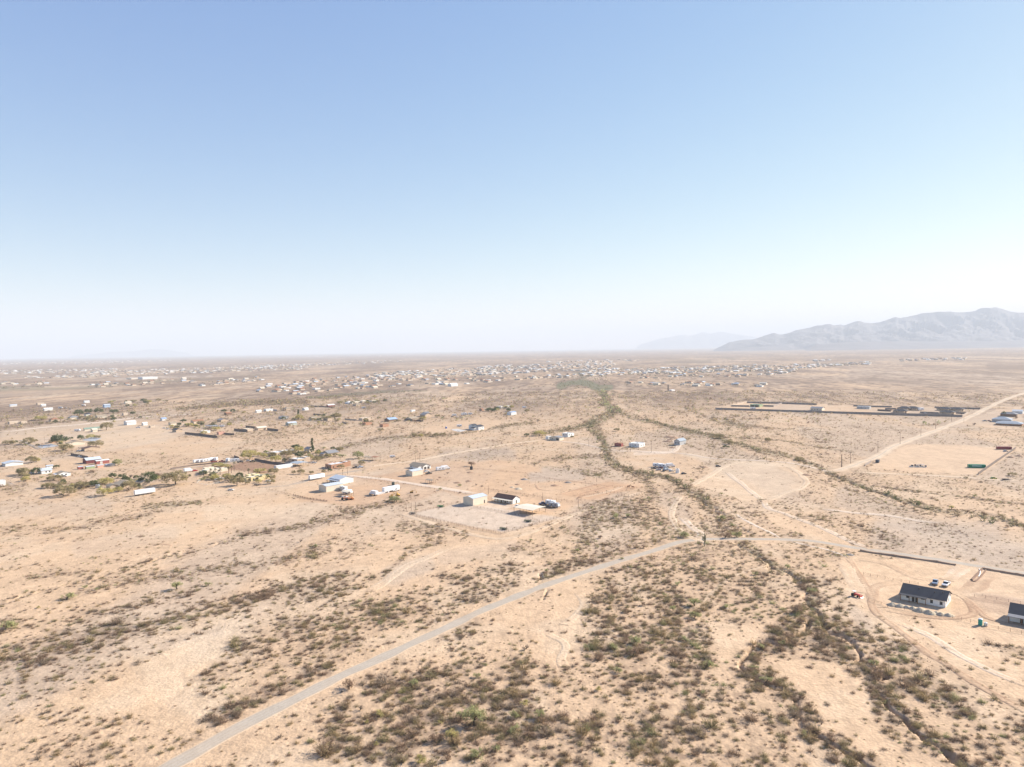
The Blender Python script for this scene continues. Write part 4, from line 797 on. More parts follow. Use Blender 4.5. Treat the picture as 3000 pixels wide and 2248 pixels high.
bld('ranch_house', 'wide tan roofed house half hidden by trees at the left', (352, 1434), 14, 13, 2.7, 'v', 2.0, 'tan', 'tan', .6, win=W_('y', (2, 5, 8)), extra=((-6, 3, 6, 7, 2.6), (14.003, -2, 7, 11, 2.7)))
bld('ranch_house', 'white house with brown and white roof left of centre near a parked white car', (172, 1398), 9, 8, 2.7, 'v', 1.3, 'white', 'tan', win=W_('y', (1, 3.5, 6)) + W_('x', (2, 5)), porch=('y', 2, 0, 8, 4, 2.5, 'white'))
bld('ranch_house', 'white gabled house beside the dark round evergreen', (122, 1390), 8, 10, 2.8, 'u', 1.6, 'white', 'silver', win=W_('x', (3, 5.5)))
bld('garden_shed', 'small white shed with red trim behind the white house', (137, 1374), 5, 3, 2.4, 'u', .5, 'white', 'silver', door=(('x', 1, 1.2, 2, 'w'),), cat='shed')
bld('ranch_house', 'long low white house with silver roof at the left edge', (16, 1368), 14, 11, 2.7, 'v', 1.2, 'white', 'silver', .6, win=W_('y', (2, 5, 8)))
bld('box_shed', 'plain white box shed at the left edge', (0, 1424), 4, 6, 4, 'flat', 0, 'white', 'white', 0, cat='shed')
bld('red_barn', 'maroon barn with silver roof at the left', (253, 1360), 13, 9, 3.2, 'u', 1.9, 'maroon', 'silver', .3, cat='barn')
bld('red_shed', 'red and white shed with white roof beside the maroon barn', (283, 1361), 11, 5, 2.9, 'u', .6, 'red', 'white', .3, door=(('x', 3, 2.2, 2.3, 'w'),), cat='shed')
bld('garden_shed', 'small bright red shed in the row below the maroon barn', (230, 1376), 4, 3, 2.2, 'u', .4, 'red', 'silver', .1, cat='shed'); bld('garden_shed', 'green walled shed with silver roof in the row below the maroon barn', (253, 1375), 7, 3.5, 2, 'u', .4, 'green', 'silver', .1, cat='shed'); bld('garden_shed', 'pink shed at the end of the row below the maroon barn', (286, 1371), 5, 3, 2, 'u', .4, 'pink', 'silver', .1, cat='shed'); bld('garden_shed', 'blue roofed low shed beside the green tree', (310, 1367), 8, 3, 1.6, 'u', .3, 'grey', 'blue', .1, cat='shed')
# --- walled estate and far right
bld('flat_house', 'yellow green flat house inside the walled estate', (2225, 1193), 14, 16, 4, 'flat', 0, 'green', 'green', 0, door=(('y', 2, 5, 3, 'd'), ('y', 9, 5, 3, 'd')))
bld('ranch_house', 'tan house with dark grey roof near the long estate wall', (2408, 1204), 13, 17, 3.4, 'v', 2, 'cream', 'grey', .4, win=W_('y', (2, 6, 10, 14)))
bld('garage_house', 'white roofed garage house at the back of the walled estate', (2547, 1199), 9, 18, 4, 'flat', 0, 'grey', 'white', 0, door=(('y', 1, 4, 3, 'w'), ('y', 6, 4, 3, 'w')))
for B, t in (((2656, 1211), 'dark roofed house in the middle of the walled estate, nearest the front wall'), ((2666, 1203), 'dark roofed house directly behind another in the estate middle'), ((2692, 1203), 'dark roofed house left of the white camper in the estate'), ((2795, 1215), 'wide dark roofed house near the front right corner of the estate'), ((2785, 1205), 'dark roofed house behind the wide front one in the estate'), ((2822, 1206), 'dark roofed house at the back right of the estate')):
    bld('ranch_house', t, B, 12, 18, 3.2, 'hip', 2.4, 'tan', 'slate', .6, win=W_('y', (3, 8, 13)), extra=((-5, 2, 5, 7, 3),), group=None)
bld('ranch_house', 'grey house with pale blue hip roof at the far right', (2962, 1239), 16, 20, 3.6, 'hip', 3, 'grey', 'bluegrey', .6); bld('ranch_house', 'low brown house with pale blue roof at the right edge', (2994, 1249), 14, 26, 3, 'hip', 2.2, 'adobe', 'bluegrey', .8, porch=('y', 2.5, 0, 26, 6, 2.7, 'bluegrey'))
bld('ranch_house', 'grey roofed house behind the blue roofed ones at the right edge', (2978, 1222), 12, 18, 3.4, 'hip', 2.4, 'brown', 'grey', .6); bld('ranch_house', 'white house furthest back at the right edge', (2996, 1213), 10, 12, 3.4, 'v', 2, 'white', 'white')
# --- centre
bld('white_house', 'white flat house with dark windows beside the green wash', (1664, 1282), 9, 8, 4.4, 'flat', 0, 'white', 'white', 0, win=W_('y', (2, 5), 2, 1.4, 1.2) + W_('x', (2, 6), 2), extra=((9.003, 1, 4, 6, 3.6),)); bld('garage_house', 'grey fronted garage house with pale gable before the white flat house', (1639, 1292), 8, 14, 3.2, 'u', 1.2, 'cream', 'grey', .3, win=W_('y', (9,)), door=(('y', 1, 3.6, 2.6, 'd'),)); bld('garden_shed', 'small white shed at the left of the grey garage house', (1607, 1288), 5, 4, 3.4, 'flat', 0, 'white', 'white', 0, cat='shed')
bld('white_house', 'low white flat house alone right of the green wash', (1873, 1312), 11, 12, 4, 'flat', 0, 'white', 'white', 0, win=W_('y', (4,), 1.6, 1.2, 1.2) + W_('x', (3, 8), 1.2), extra=((-1.5, 8, 1.5, 3, 3.4),)); bld('grey_house', 'pale grey gabled house with dark side at the end of the dirt drive', (1992, 1306), 13, 6.5, 4.4, 'u', 2, 'grey', 'bluegrey', .4, win=W_('y', (1.5, 4), 2)); bld('red_shed', 'dark red shed left of the white flat house', (1820, 1309), 4, 8, 3, 'u', .5, 'red', 'rust', .1, cat='shed')
bld('ranch_house', 'tan house with dark roof and white upper storey left of the parked trailers', (1246, 1222), 13, 12, 3.4, 'v', 2.6, 'tan', 'grey', .6, extra=((9, 9, 8, 8, 5),)); bld('ranch_house', 'cream building with open bays at the upper middle left', (1062, 1233), 15, 9, 3.6, 'flat', 0, 'sand', 'cream', 0); bld('ranch_house', 'house with a blue solar roof right of the brown walled yards', (1140, 1236), 15, 10, 3, 'u', 2.2, 'brown', 'blue', .5)
bld('adobe_house', 'dark reddish brown flat adobe house at the left of a pair', (1071, 1246), 11, 7, 3.4, 'flat', 0, 'adobe', 'rust', 0); bld('adobe_house', 'dark reddish brown flat adobe house at the right of a pair', (1122, 1252), 10, 7, 3.8, 'flat', 0, 'adobe', 'rust', 0); bld('ranch_house', 'tan house with walled garden in the upper middle', (1205, 1233), 13, 12, 3, 'u', 2, 'sand', 'tan', .5)
bld('white_house', 'two storey white house with dark blue shaded gables and parked vans', (1402, 1261), 10, 12, 4.4, 'u', 1.6, 'white', 'slate', .3, win=W_('x', (2, 6), 2), extra=((2, 12.003, 8, 7, 5.2), (-5, 2, 5, 6, 3))); bld('white_house', 'large cream house at the upper right of the trailers', (1468, 1198), 10, 10, 4, 'flat', 0, 'cream', 'white', 0); bld('white_house', 'second large cream house right of its neighbour', (1487, 1197), 10, 9, 4.2, 'flat', 0, 'cream', 'white', 0); bld('metal_barn', 'white and pale blue metal barn at the upper middle', (1498, 1217), 12, 9, 4.2, 'u', 1, 'white', 'blue', .2, cat='barn'); bld('brown_shed', 'small dark brown shed beside palm trees', (1412, 1204), 4, 6, 3, 'u', 1, 'adobe', 'rust', .2, cat='shed')
bld('storage_shed', 'small white flat shed alone on the pale ridge', (1206, 1207), 8, 3, 3, 'flat', 0, 'white', 'white', 0, cat='shed')
# --- generic houses of the left middle distance: (px, py, lx, ly, h, kind, wall, roof, label)
GEN = [(568, 1242, 15, 10, 3.6, 'u', 'sand', 'rust', 'open sided building with a rusty tan roof at the left'), (648, 1237, 10, 12, 3, 'v', 'tan', 'grey', 'grey roofed house left of the long white road end'), (516, 1267, 8, 11, 3, 'v', 'tan', 'slate', 'dark gabled house at the walled sand lot'), (596, 1270, 9, 8, 3, 'flat', 'white', 'white', 'white flat house inside the walled sand lot'), (641, 1274, 8, 5, 3.4, 'flat', 'pink', 'rust', 'pinkish tan block at the end of the sand lot wall'), (722, 1264, 9, 10, 3.2, 'flat', 'sand', 'cream', 'tan block house with a dark walled yard'), (756, 1261, 13, 9, 3, 'u', 'tan', 'cream', 'pale roofed house left of the low dark wall'),
 (664, 1217, 9, 8, 3, 'u', 'brown', 'rust', 'small brown house between two dark trees'), (752, 1210, 9, 4, 3, 'u', 'white', 'white', 'white mobile home left of the white two part house'), (780, 1206, 13, 8, 4, 'flat', 'white', 'white', 'white two part house in the upper left'), (838, 1203, 9, 10, 3.4, 'hip', 'tan', 'tan', 'tan hip roofed house in the upper left'), (893, 1203, 8, 8, 3, 'u', 'white', 'white', 'low white house on the open slope'), (824, 1229, 13, 8, 3.2, 'v', 'grey', 'grey', 'long grey house left of the slender tree'), (846, 1247, 13, 8, 3.2, 'u', 'sage', 'silver', 'sage green house with a pale roof'), (962, 1193, 14, 6, 3.2, 'u', 'red', 'white', 'red and yellow walled house with white roof'), (915, 1231, 9, 9, 3, 'u', 'tan', 'tan', 'tan house behind the wide olive trees'), (960, 1233, 10, 11, 3.2, 'flat', 'tan', 'tan', 'flat tan house among olive trees'),
 (28, 1243, 14, 9, 3.6, 'flat', 'sand', 'cream', 'tan flat house with arches at the left edge'), (62, 1241, 8, 6, 3.2, 'flat', 'sand', 'cream', 'small tan guest house beside the arched one'), (150, 1235, 12, 11, 3, 'hip', 'tan', 'rust', 'brown hip roofed house above the pale road'), (205, 1229, 14, 10, 3, 'hip', 'cream', 'grey', 'cream house with a greyish roof above the pale road'), (252, 1219, 9, 8, 3, 'hip', 'white', 'slate', 'white house with a dark roof behind the round tree'), (285, 1226, 14, 8, 3.2, 'u', 'cream', 'tan', 'long cream house with a tan roof above the pale road'), (333, 1222, 10, 7, 3, 'flat', 'sand', 'tan', 'low sand coloured house left of the cube house'), (362, 1218, 7, 6, 4.2, 'flat', 'sand', 'cream', 'tall tan cube house above the pale road'), (372, 1246, 13, 11, 4.4, 'u', 'white', 'white', 'big white barn with a bright roof beside the whitish road'), (306, 1195, 11, 8, 5, 'u', 'blue', 'silver', 'pale blue metal barn in the upper left'), (130, 1204, 14, 6, 3.6, 'u', 'white', 'white', 'long white mobile home in the upper left'), (110, 1187, 12, 8, 4, 'flat', 'sand', 'cream', 'tan flat house beside the brown field'), (122, 1191, 8, 6, 3, 'u', 'white', 'white', 'white shed in front of the tan flat house'), (248, 1181, 10, 8, 3, 'u', 'white', 'white', 'white low house in the upper left row'), (368, 1184, 12, 7, 3, 'u', 'cream', 'cream', 'cream low house in the upper left row'), (30, 1192, 12, 6, 2.6, 'u', 'white', 'silver', 'white low shed right of the brown field'),
 (272, 1266, 6, 7, 3, 'u', 'cream', 'cream', 'small cream house before the long green roofed stable'), (248, 1263, 20, 4, 2.6, 'u', 'cream', 'green', 'long low stable with a green roof under the round tree'), (150, 1298, 9, 7, 2.8, 'v', 'adobe', 'rust', 'reddish house with a brown roof left of the dark tree'), (200, 1307, 17, 8, 2.8, 'v', 'cream', 'tan', 'wide cream house with a tan roof right of the dark tree'), (248, 1323, 15, 9, 2.8, 'v', 'tan', 'brown', 'brown roofed house with cars parked in front'),
 (420, 1247, 6, 6, 3, 'u', 'white', 'white', 'small white house near the big white barn'), (441, 1254, 6, 6, 3, 'flat', 'sand', 'tan', 'small tan block among the junk yards'), (500, 1246, 8, 7, 3, 'u', 'cream', 'tan', 'cream house among trees at the junk yards'), (475, 1233, 7, 7, 3, 'u', 'white', 'blue', 'blue roofed white shed by the pale road end')]
for k, g_ in enumerate(GEN):
    px, py, lx, ly, hh, kd, wc_, rc_, lb = g_
    bld('ranch_house' if hh < 4.3 else 'barn', lb, (px, py), lx, ly, hh, kd, 1.5 if kd != 'hip' else 2.2, wc_, rc_, .4, win=W_('y', [1.2 + 3 * i for i in range(int(ly / 3.2))]) if py > 1200 else (), cat='house')

# ---------------------------------------------------------------- walls and fences
def wall(px, h, c, label, th=.3, name='boundary_wall'):
    g = [P(*q) for q in px]; x0, y0 = g[0]; z = hz1(x0, y0); rt = MB()
    for (a, b_), (c_, d) in zip(g[:-1], g[1:]):
        L = math.hypot(c_ - a, d - b_); n = max(1, int(L / 40)); ux, uy = (c_ - a) / L, (d - b_) / L; nx, ny = -uy * th / 2, ux * th / 2
        zz = min(hz1(a, b_), hz1(c_, d)) - .5; t = max(hz1(a, b_), hz1(c_, d)) + h
        rt.add([(a + nx, b_ + ny, zz), (a - nx, b_ - ny, zz), (c_ - nx, d - ny, zz), (c_ + nx, d + ny, zz), (a + nx, b_ + ny, t), (a - nx, b_ - ny, t), (c_ - nx, d - ny, t), (c_ + nx, d + ny, t)], [(0, 3, 2, 1), (4, 5, 6, 7), (0, 1, 5, 4), (1, 2, 6, 5), (2, 3, 7, 6), (3, 0, 4, 7)])
    return tag(rt.build(name, c), label, 'wall')
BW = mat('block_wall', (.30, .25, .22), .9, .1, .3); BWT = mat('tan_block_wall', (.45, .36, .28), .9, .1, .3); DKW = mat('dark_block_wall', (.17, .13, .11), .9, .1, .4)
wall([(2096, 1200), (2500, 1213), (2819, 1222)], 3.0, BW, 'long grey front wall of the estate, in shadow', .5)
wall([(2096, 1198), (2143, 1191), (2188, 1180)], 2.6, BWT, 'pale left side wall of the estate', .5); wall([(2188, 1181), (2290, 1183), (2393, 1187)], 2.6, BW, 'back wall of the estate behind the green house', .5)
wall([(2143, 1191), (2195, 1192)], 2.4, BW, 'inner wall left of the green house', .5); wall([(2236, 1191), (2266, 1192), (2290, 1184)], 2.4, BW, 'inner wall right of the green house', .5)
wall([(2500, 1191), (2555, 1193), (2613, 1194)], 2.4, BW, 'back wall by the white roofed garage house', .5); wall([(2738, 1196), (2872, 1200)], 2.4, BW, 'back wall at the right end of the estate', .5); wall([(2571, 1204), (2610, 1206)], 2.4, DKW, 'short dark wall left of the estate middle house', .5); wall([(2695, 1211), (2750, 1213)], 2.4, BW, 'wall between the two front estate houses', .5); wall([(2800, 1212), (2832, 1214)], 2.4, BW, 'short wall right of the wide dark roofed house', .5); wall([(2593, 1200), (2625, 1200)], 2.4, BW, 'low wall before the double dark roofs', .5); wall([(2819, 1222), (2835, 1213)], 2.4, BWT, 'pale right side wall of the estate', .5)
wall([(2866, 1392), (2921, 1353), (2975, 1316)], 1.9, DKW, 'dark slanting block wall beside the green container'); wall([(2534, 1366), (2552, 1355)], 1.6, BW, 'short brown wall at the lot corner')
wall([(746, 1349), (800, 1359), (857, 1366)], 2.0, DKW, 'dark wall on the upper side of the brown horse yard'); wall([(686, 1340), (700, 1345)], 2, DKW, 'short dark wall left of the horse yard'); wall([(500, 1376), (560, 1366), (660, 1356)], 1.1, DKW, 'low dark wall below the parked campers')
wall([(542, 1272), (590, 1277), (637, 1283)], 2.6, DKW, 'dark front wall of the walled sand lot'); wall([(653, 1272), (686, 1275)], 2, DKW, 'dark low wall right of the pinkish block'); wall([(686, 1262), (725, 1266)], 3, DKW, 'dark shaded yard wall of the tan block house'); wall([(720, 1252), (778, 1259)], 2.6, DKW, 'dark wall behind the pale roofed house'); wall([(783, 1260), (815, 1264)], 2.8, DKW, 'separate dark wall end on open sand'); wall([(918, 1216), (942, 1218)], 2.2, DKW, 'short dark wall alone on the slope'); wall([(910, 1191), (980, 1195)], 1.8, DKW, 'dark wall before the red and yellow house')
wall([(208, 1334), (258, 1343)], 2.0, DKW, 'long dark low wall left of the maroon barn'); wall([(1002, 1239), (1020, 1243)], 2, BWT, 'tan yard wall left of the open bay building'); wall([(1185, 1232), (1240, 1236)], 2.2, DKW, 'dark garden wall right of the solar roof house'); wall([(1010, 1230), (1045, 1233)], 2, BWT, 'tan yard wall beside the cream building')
RUST = mat('rusty_steel', (.17, .10, .07), .8, .2, 2.); PMESH = {}
def fence(px, h, label, sp=3.0, rails=(.35, .75, 1.15), m=RUST, t=.035, closed=False):
    g = [P(*q) for q in px]
    if closed: g.append(g[0])
    pts = []
    for a, b_ in zip(g[:-1], g[1:]):
        L = math.dist(a, b_); n = max(1, int(round(L / sp))); pts += [(a[0] + (b_[0] - a[0]) * k / n, a[1] + (b_[1] - a[1]) * k / n) for k in range(n)]
    pts.append(g[-1])
    if len(pts) > 98: return fence(px, h, label, sp * len(pts) / 90., rails, m, t, closed)
    x0, y0 = pts[0]; z0 = hz1(x0, y0); rt = empty('pipe_fence', (x0, y0, z0)); tag(rt, label, 'fence')
    key = (h, t)
    if key not in PMESH:
        b = MB(); b.box(-t * 1.4, -t * 1.4, -.3, t * 1.4, t * 1.4, h); o = b.build('post', m); PMESH[key] = o.data; bpy.data.objects.remove(o)
    zs = [hz1(*p) for p in pts]
    for p, z in zip(pts, zs):
        o = link(bpy.data.objects.new('post', PMESH[key])); o.parent = rt; o.location = (p[0] - x0, p[1] - y0, z - z0)
    for r_ in rails:
        b = MB()
        for (p, z), (q, zq) in zip(zip(pts, zs), list(zip(pts, zs))[1:]): b.cyl((p[0] - x0, p[1] - y0, z - z0 + r_), (q[0] - x0, q[1] - y0, zq - z0 + r_), t, n=4)
        b.build('rail', m, rt)
    return rt
fence([(1200, 1511), (1290, 1530), (1400, 1555), (1466, 1567), (1560, 1540), (1660, 1510), (1760, 1482), (1880, 1448)], 1.5, 'pipe fence along the near sides of the horse arena', 3.2)
fence([(1200, 1507), (1290, 1528), (1400, 1552), (1462, 1564)], 1.4, 'inner pipe fence of the arena, just behind the near one', 3.5); fence([(1206, 1507), (1260, 1494), (1310, 1480), (1350, 1477)], 1.5, 'pipe fence on the left side of the arena', 3.5); fence([(1388, 1487), (1460, 1500), (1560, 1522), (1580, 1530)], 1.4, 'pipe fence between the arena and the barns', 3.)
fence([(1420, 1434), (1500, 1445), (1600, 1462), (1740, 1482)], 1.7, 'pipe fence behind the ranch house', 4.); fence([(1000, 1395), (1100, 1408), (1210, 1424), (1300, 1440), (1380, 1450)], 1.4, 'thin wire fence along the pale lane', 5., (.4, .9)); fence([(1190, 1360), (1300, 1368), (1450, 1380), (1540, 1388), (1640, 1410), (1770, 1425), (1890, 1432)], 1.3, 'thin wire fence behind the lots', 6., (.4, .9)); fence([(860, 1452), (900, 1462), (958, 1470)], 1.2, 'low dark rail and pipe rack at the lot edge', 3., (.2, .5, .8), t=.08); fence([(780, 1435), (860, 1452)], 1.2, 'thin fence running up to the pipe rack', 4., (.4, .9)); fence([(577, 1418), (606, 1423), (645, 1416), (625, 1406), (590, 1406)], 1.3, 'small white paddock fence before the palms', 3.2, (.5, 1.0), mat('white_rail', (.6, .58, .52)), .05, True)
fence([(1690, 1465), (1750, 1474), (1830, 1452), (1790, 1444), (1700, 1455)], 1.6, 'round pen panels beside the furrowed soil', 3.5, closed=True); fence([(1400, 1470), (1440, 1462)], 1.5, 'short gate fence by the barn', 3.)
fence([(2545, 1760), (2600, 1779), (2700, 1796), (2790, 1812), (2870, 1830), (2890, 1838), (2960, 1850), (3060, 1868)], 1.2, 'thin wire fence in front of the building site', 3.2, (.4, .8, 1.1), t=.025); fence([(2530, 1685), (2570, 1693), (2640, 1706), (2690, 1714)], 1.2, 'thin wire fence behind the white house', 3.5, (.5, 1.0), t=.025); fence([(2855, 1748), (2920, 1758), (2990, 1770), (3060, 1780)], 1.2, 'thin wire fence between the two house lots', 3.5, (.5, 1.0), t=.025)
fence([(2085, 1682), (2180, 1700), (2280, 1720), (2340, 1735)], 1.1, 'low wire fence crossing the shrubs below the bend', 4.5, (.5, 1.0), t=.025)
# ---------------------------------------------------------------- poles
WOOD = mat('pole_wood', (.085, .06, .045), .9)
def pole(px, py, h, label, arms=1, lamp=False, r=.16, mm=WOOD, name='power_pole'):
    x, y = P(px, py); z = hz1(x, y); rt = empty(name, (x, y, z), GA); tag(rt, label, 'pole'); b = MB(); b.cyl((0, 0, -.4), (0, 0, h), r, r * .65, 7); b.build('shaft', mm, rt)
    for k in range(arms):
        b = MB(); b.box(-.08, -1.1, h - .5 - k * .9, .08, 1.1, h - .35 - k * .9)
        for yy in (-1, -.45, .45, 1): b.box(-.04, yy - .04, h - .35 - k * .9, .04, yy + .04, h - .15 - k * .9)
        b.build('crossarm', mm, rt)
    return rt
for a_ in [(2572, 1327, 11, 'power pole beside the pale dirt road, nearest the cleared lot'), (2637, 1301, 11.5, 'second power pole up the pale dirt road'), (2698, 1277, 12, 'third power pole up the pale dirt road'), (2741, 1257, 11, 'fourth power pole up the pale dirt road'), (2788, 1236, 11, 'power pole near the end of the estate wall'), (2824, 1239, 6, 'short pole right of the far dirt road'), (2492, 1359, 10, 'thinner power pole right of the thick one by the wash'), (2245, 1353, 8.5, 'lone power pole on the cleared loop field'),
 (1908, 1326, 11, 'power pole right of the low white flat house'), (1847, 1323, 9, 'thin power pole left of the low white flat house'), (1725, 1310, 7, 'short pole beside the green wash'), (1588, 1282, 8, 'power pole left of the grey garage house'), (1551, 1290, 8, 'power pole on the slope left of the garage house'), (1621, 1277, 8, 'power pole behind the grey garage house'), (1854, 1397, 5, 'short thick pole where the washes meet'), (1748, 1412, 3.5, 'short post on the scrub edge'),
 (1217, 1354, 6, 'first pole beside the tan roofed house'), (1230, 1352, 6, 'second pole beside the tan roofed house'), (1242, 1265, 8, 'thin pale pole in the scrub above the big lots'), (1116, 1257, 9, 'thin pole left of the tall brown block'), (1404, 1213, 9, 'thin pole near the small brown shed'), (1004, 1394, 5, 'left pole by the grey lane'), (1018, 1391, 5, 'right pole by the grey lane'), (975, 1240, 10, 'left of two pale light poles'), (983, 1241, 10, 'right of two pale light poles'),
 (1205, 1497, 5, 'tall post at the left of the arena pens'), (1218, 1494, 5, 'second tall post at the arena pens'), (1190, 1500, 5, 'outer tall post left of the arena pens'), (1431, 1448, 6, 'tall post behind the cream barn'), (1590, 1466, 5, 'tall post behind the open canopy'), (1695, 1486, 5, 'tall post on the right perimeter fence'), (193, 1320, 9, 'pale pole left of the brown roofed house'), (211, 1322, 9, 'second pale pole beside the parked cars'), (130, 1293, 6, 'thin pole before the reddish house')]:
    pole(a_[0], a_[1], a_[2], a_[3], 1 if a_[2] > 8.2 else 0, r=.12 if a_[2] < 9.5 else .17)
pole(2466, 1369, 10.5, 'thick brown power pole standing by the wash', 0, r=.36)
# ---------------------------------------------------------------- vehicles
TYRE = mat('tyre_rubber', (.02, .02, .02), .8)
def paint_(c): return mat('paint_' + '_'.join('%02d' % int(v * 99) for v in c), c, .3, spec=.5)
VP = {}
def wheels(parent, xs, w, r=.38):
    if ('w', r) not in VP:
        b = MB(); b.cyl((0, -.13, 0), (0, .13, 0), r, n=12); o = b.build('wheel', TYRE); VP['w', r] = o.data; bpy.data.objects.remove(o)
    for x in xs:
        for s in (-1, 1):
            o = link(bpy.data.objects.new('wheel', VP['w', r])); o.parent = parent; o.location = (x, s * (w / 2 - .1), r)
def parts(parent, key, spec):
    """spec: (name, builder, material); meshes shared between copies of the same kind"""
    for nm, fn, m in spec:
        k = (key, nm, m.name)
        if k not in VP: b = MB(); fn(b); o = b.build(nm, m); VP[k] = o.data; bpy.data.objects.remove(o)
        o = link(bpy.data.objects.new(nm, VP[k])); o.parent = parent
def vehicle(kind, px, py, heading, label, c=(.7, .7, .7), scale=1.0, group=None):
    x, y = P(px, py); rt = empty({'car': 'parked_car', 'pickup': 'pickup_truck', 'rv': 'motorhome', 'trailer': 'travel_trailer', 'box': 'storage_container', 'semi': 'semi_trailer', 'truck': 'box_truck', 'flat': 'flatbed_trailer', 'tractor': 'tractor', 'loader': 'excavator'}[kind], (x, y, hz1(x, y)), R(heading)); rt.scale = (scale,) * 3
    tag(rt, label, {'car': 'car', 'pickup': 'truck', 'rv': 'motorhome', 'trailer': 'trailer', 'box': 'container', 'semi': 'trailer', 'truck': 'truck', 'flat': 'trailer', 'tractor': 'tractor', 'loader': 'digger'}[kind], group); pm = paint_(c)
    if kind == 'car':
        parts(rt, kind, [('body', lambda b: (b.prism([(-2.2, .35), (2.2, .35), (2.25, .75), (1.1, .92), (-1.7, .95), (-2.25, .8)], -.88, .88), b.prism([(-1.35, 1.42), (.15, 1.45), (.2, 1.50), (-1.3, 1.48)], -.68, .68)), pm), ('windows', lambda b: b.prism([(-1.75, .93), (1.05, .91), (.2, 1.44), (-1.3, 1.42)], -.74, .74), GLASS)]); wheels(rt, (-1.35, 1.4), 1.75, .33)
    elif kind == 'pickup':
        parts(rt, kind, [('body', lambda b: (b.prism([(-2.8, .5), (2.75, .5), (2.8, 1.0), (2.6, 1.12), (1.35, 1.2), (-.65, 1.2), (-.65, .72), (-2.65, .72), (-2.65, 1.15), (-2.8, 1.15)], -.97, .97), b.box(-2.65, -.97, .73, -.66, -.89, 1.15), b.box(-2.65, .89, .73, -.66, .97, 1.15), b.prism([(-.6, 1.82), (.6, 1.84), (.65, 1.9), (-.62, 1.88)], -.78, .78)), pm), ('windows', lambda b: b.prism([(-.65, 1.2), (1.3, 1.2), (.62, 1.84), (-.6, 1.82)], -.85, .85), GLASS), ('bumper', lambda b: b.box(2.76, -.9, .45, 2.92, .9, .7), METAL)]); wheels(rt, (-1.75, 1.85), 1.95, .4)
    elif kind in ('rv', 'trailer'):
        L = 8.5 if kind == 'rv' else 7.0
        parts(rt, kind, [('body', lambda b: b.prism([(-L / 2, .6), (L / 2 - .3, .6), (L / 2, 1.3), (L / 2 - .4 if kind == 'trailer' else L / 2, 2.0), (L / 2 - .7, 3.0), (-L / 2 + .2, 3.05), (-L / 2, 2.8)], -1.2, 1.2), pm), ('windows', lambda b: (b.box(-2.2, -1.22, 1.6, -1.1, 1.22, 2.2), b.box(.6, -1.22, 1.6, 1.8, 1.22, 2.2)), GLASS), ('stripe', lambda b: b.box(-L / 2 + .3, -1.215, 1.05, L / 2 - .4, 1.215, 1.25), METAL), ('air_conditioner', lambda b: b.box(-.6, -.4, 3.04, .5, .4, 3.3), pm)]); wheels(rt, (-2.2, 2.4) if kind == 'rv' else (-.8, .2), 2.3, .4)
        if kind == 'trailer': parts(rt, 'tr', [('hitch', lambda b: b.prism([(L / 2 - .3, .6), (L / 2 + 1.2, .55), (L / 2 + 1.2, .65), (L / 2 - .3, .75)], -.1, .1), METAL)])
    elif kind == 'box':
        def bx(b):
            b.box(-6.1, -1.18, .12, 6.1, 1.18, 2.55)
            for k in range(40): b.box(-5.95 + k * .3, -1.22, .2, -5.8 + k * .3, 1.22, 2.5)
        parts(rt, kind, [('body', bx, pm), ('frame', lambda b: [b.box(sx * 6.16 - .06, sy * 1.2 - .06, 0, sx * 6.16 + .06, sy * 1.2 + .06, 2.6) for sx in (-1, 1) for sy in (-1, 1)] + [b.box(-6.1, sy * 1.2 - .04, 2.54, 6.1, sy * 1.2 + .05, 2.63) for sy in (-1, 1)], METAL if c[0] < .5 else pm), ('door', lambda b: (b.box(6.1, -1.1, .2, 6.14, -.02, 2.45), b.box(6.1, .02, .2, 6.14, 1.1, 2.45)), pm)])
    elif kind == 'semi':
        parts(rt, kind, [('body', lambda b: b.box(-7, -1.25, 1.1, 7, 1.25, 3.9), pm), ('chassis', lambda b: (b.box(-6.8, -.5, .8, 6.8, .5, 1.1), b.box(4, -.9, 0, 4.2, -.7, 1.1), b.box(4, .7, 0, 4.2, .9, 1.1)), METAL)]); wheels(rt, (-5.6, -4.4), 2.4, .5)
    elif kind == 'truck':
        parts(rt, kind, [('cargo_box', lambda b: b.box(-4, -1.2, .95, 1.4, 1.2, 3.3), pm), ('cab', lambda b: b.prism([(1.5, .5), (3.7, .5), (3.75, 1.3), (2.9, 1.45), (2.5, 2.3), (1.5, 2.35)], -1.05, 1.05), pm), ('windscreen', lambda b: b.prism([(2.95, 1.5), (2.56, 2.25), (2.4, 2.25), (2.4, 1.5)], -.95, .95), GLASS)]); wheels(rt, (-2.5, 2.7), 2.2, .45)
    elif kind == 'flat':
        parts(rt, kind, [('deck', lambda b: b.box(-3.5, -1.1, .6, 3.5, 1.1, .75), METAL), ('hitch', lambda b: b.box(3.5, -.1, .5, 5, .1, .62), METAL), ('load', lambda b: (b.box(-2.5, -.7, .76, -.5, .6, 1.3), b.box(.4, -.5, .76, 2.2, .7, 1.1)), TRIM)]); wheels(rt, (-.8, .1), 2.3, .35)
    elif kind == 'tractor':
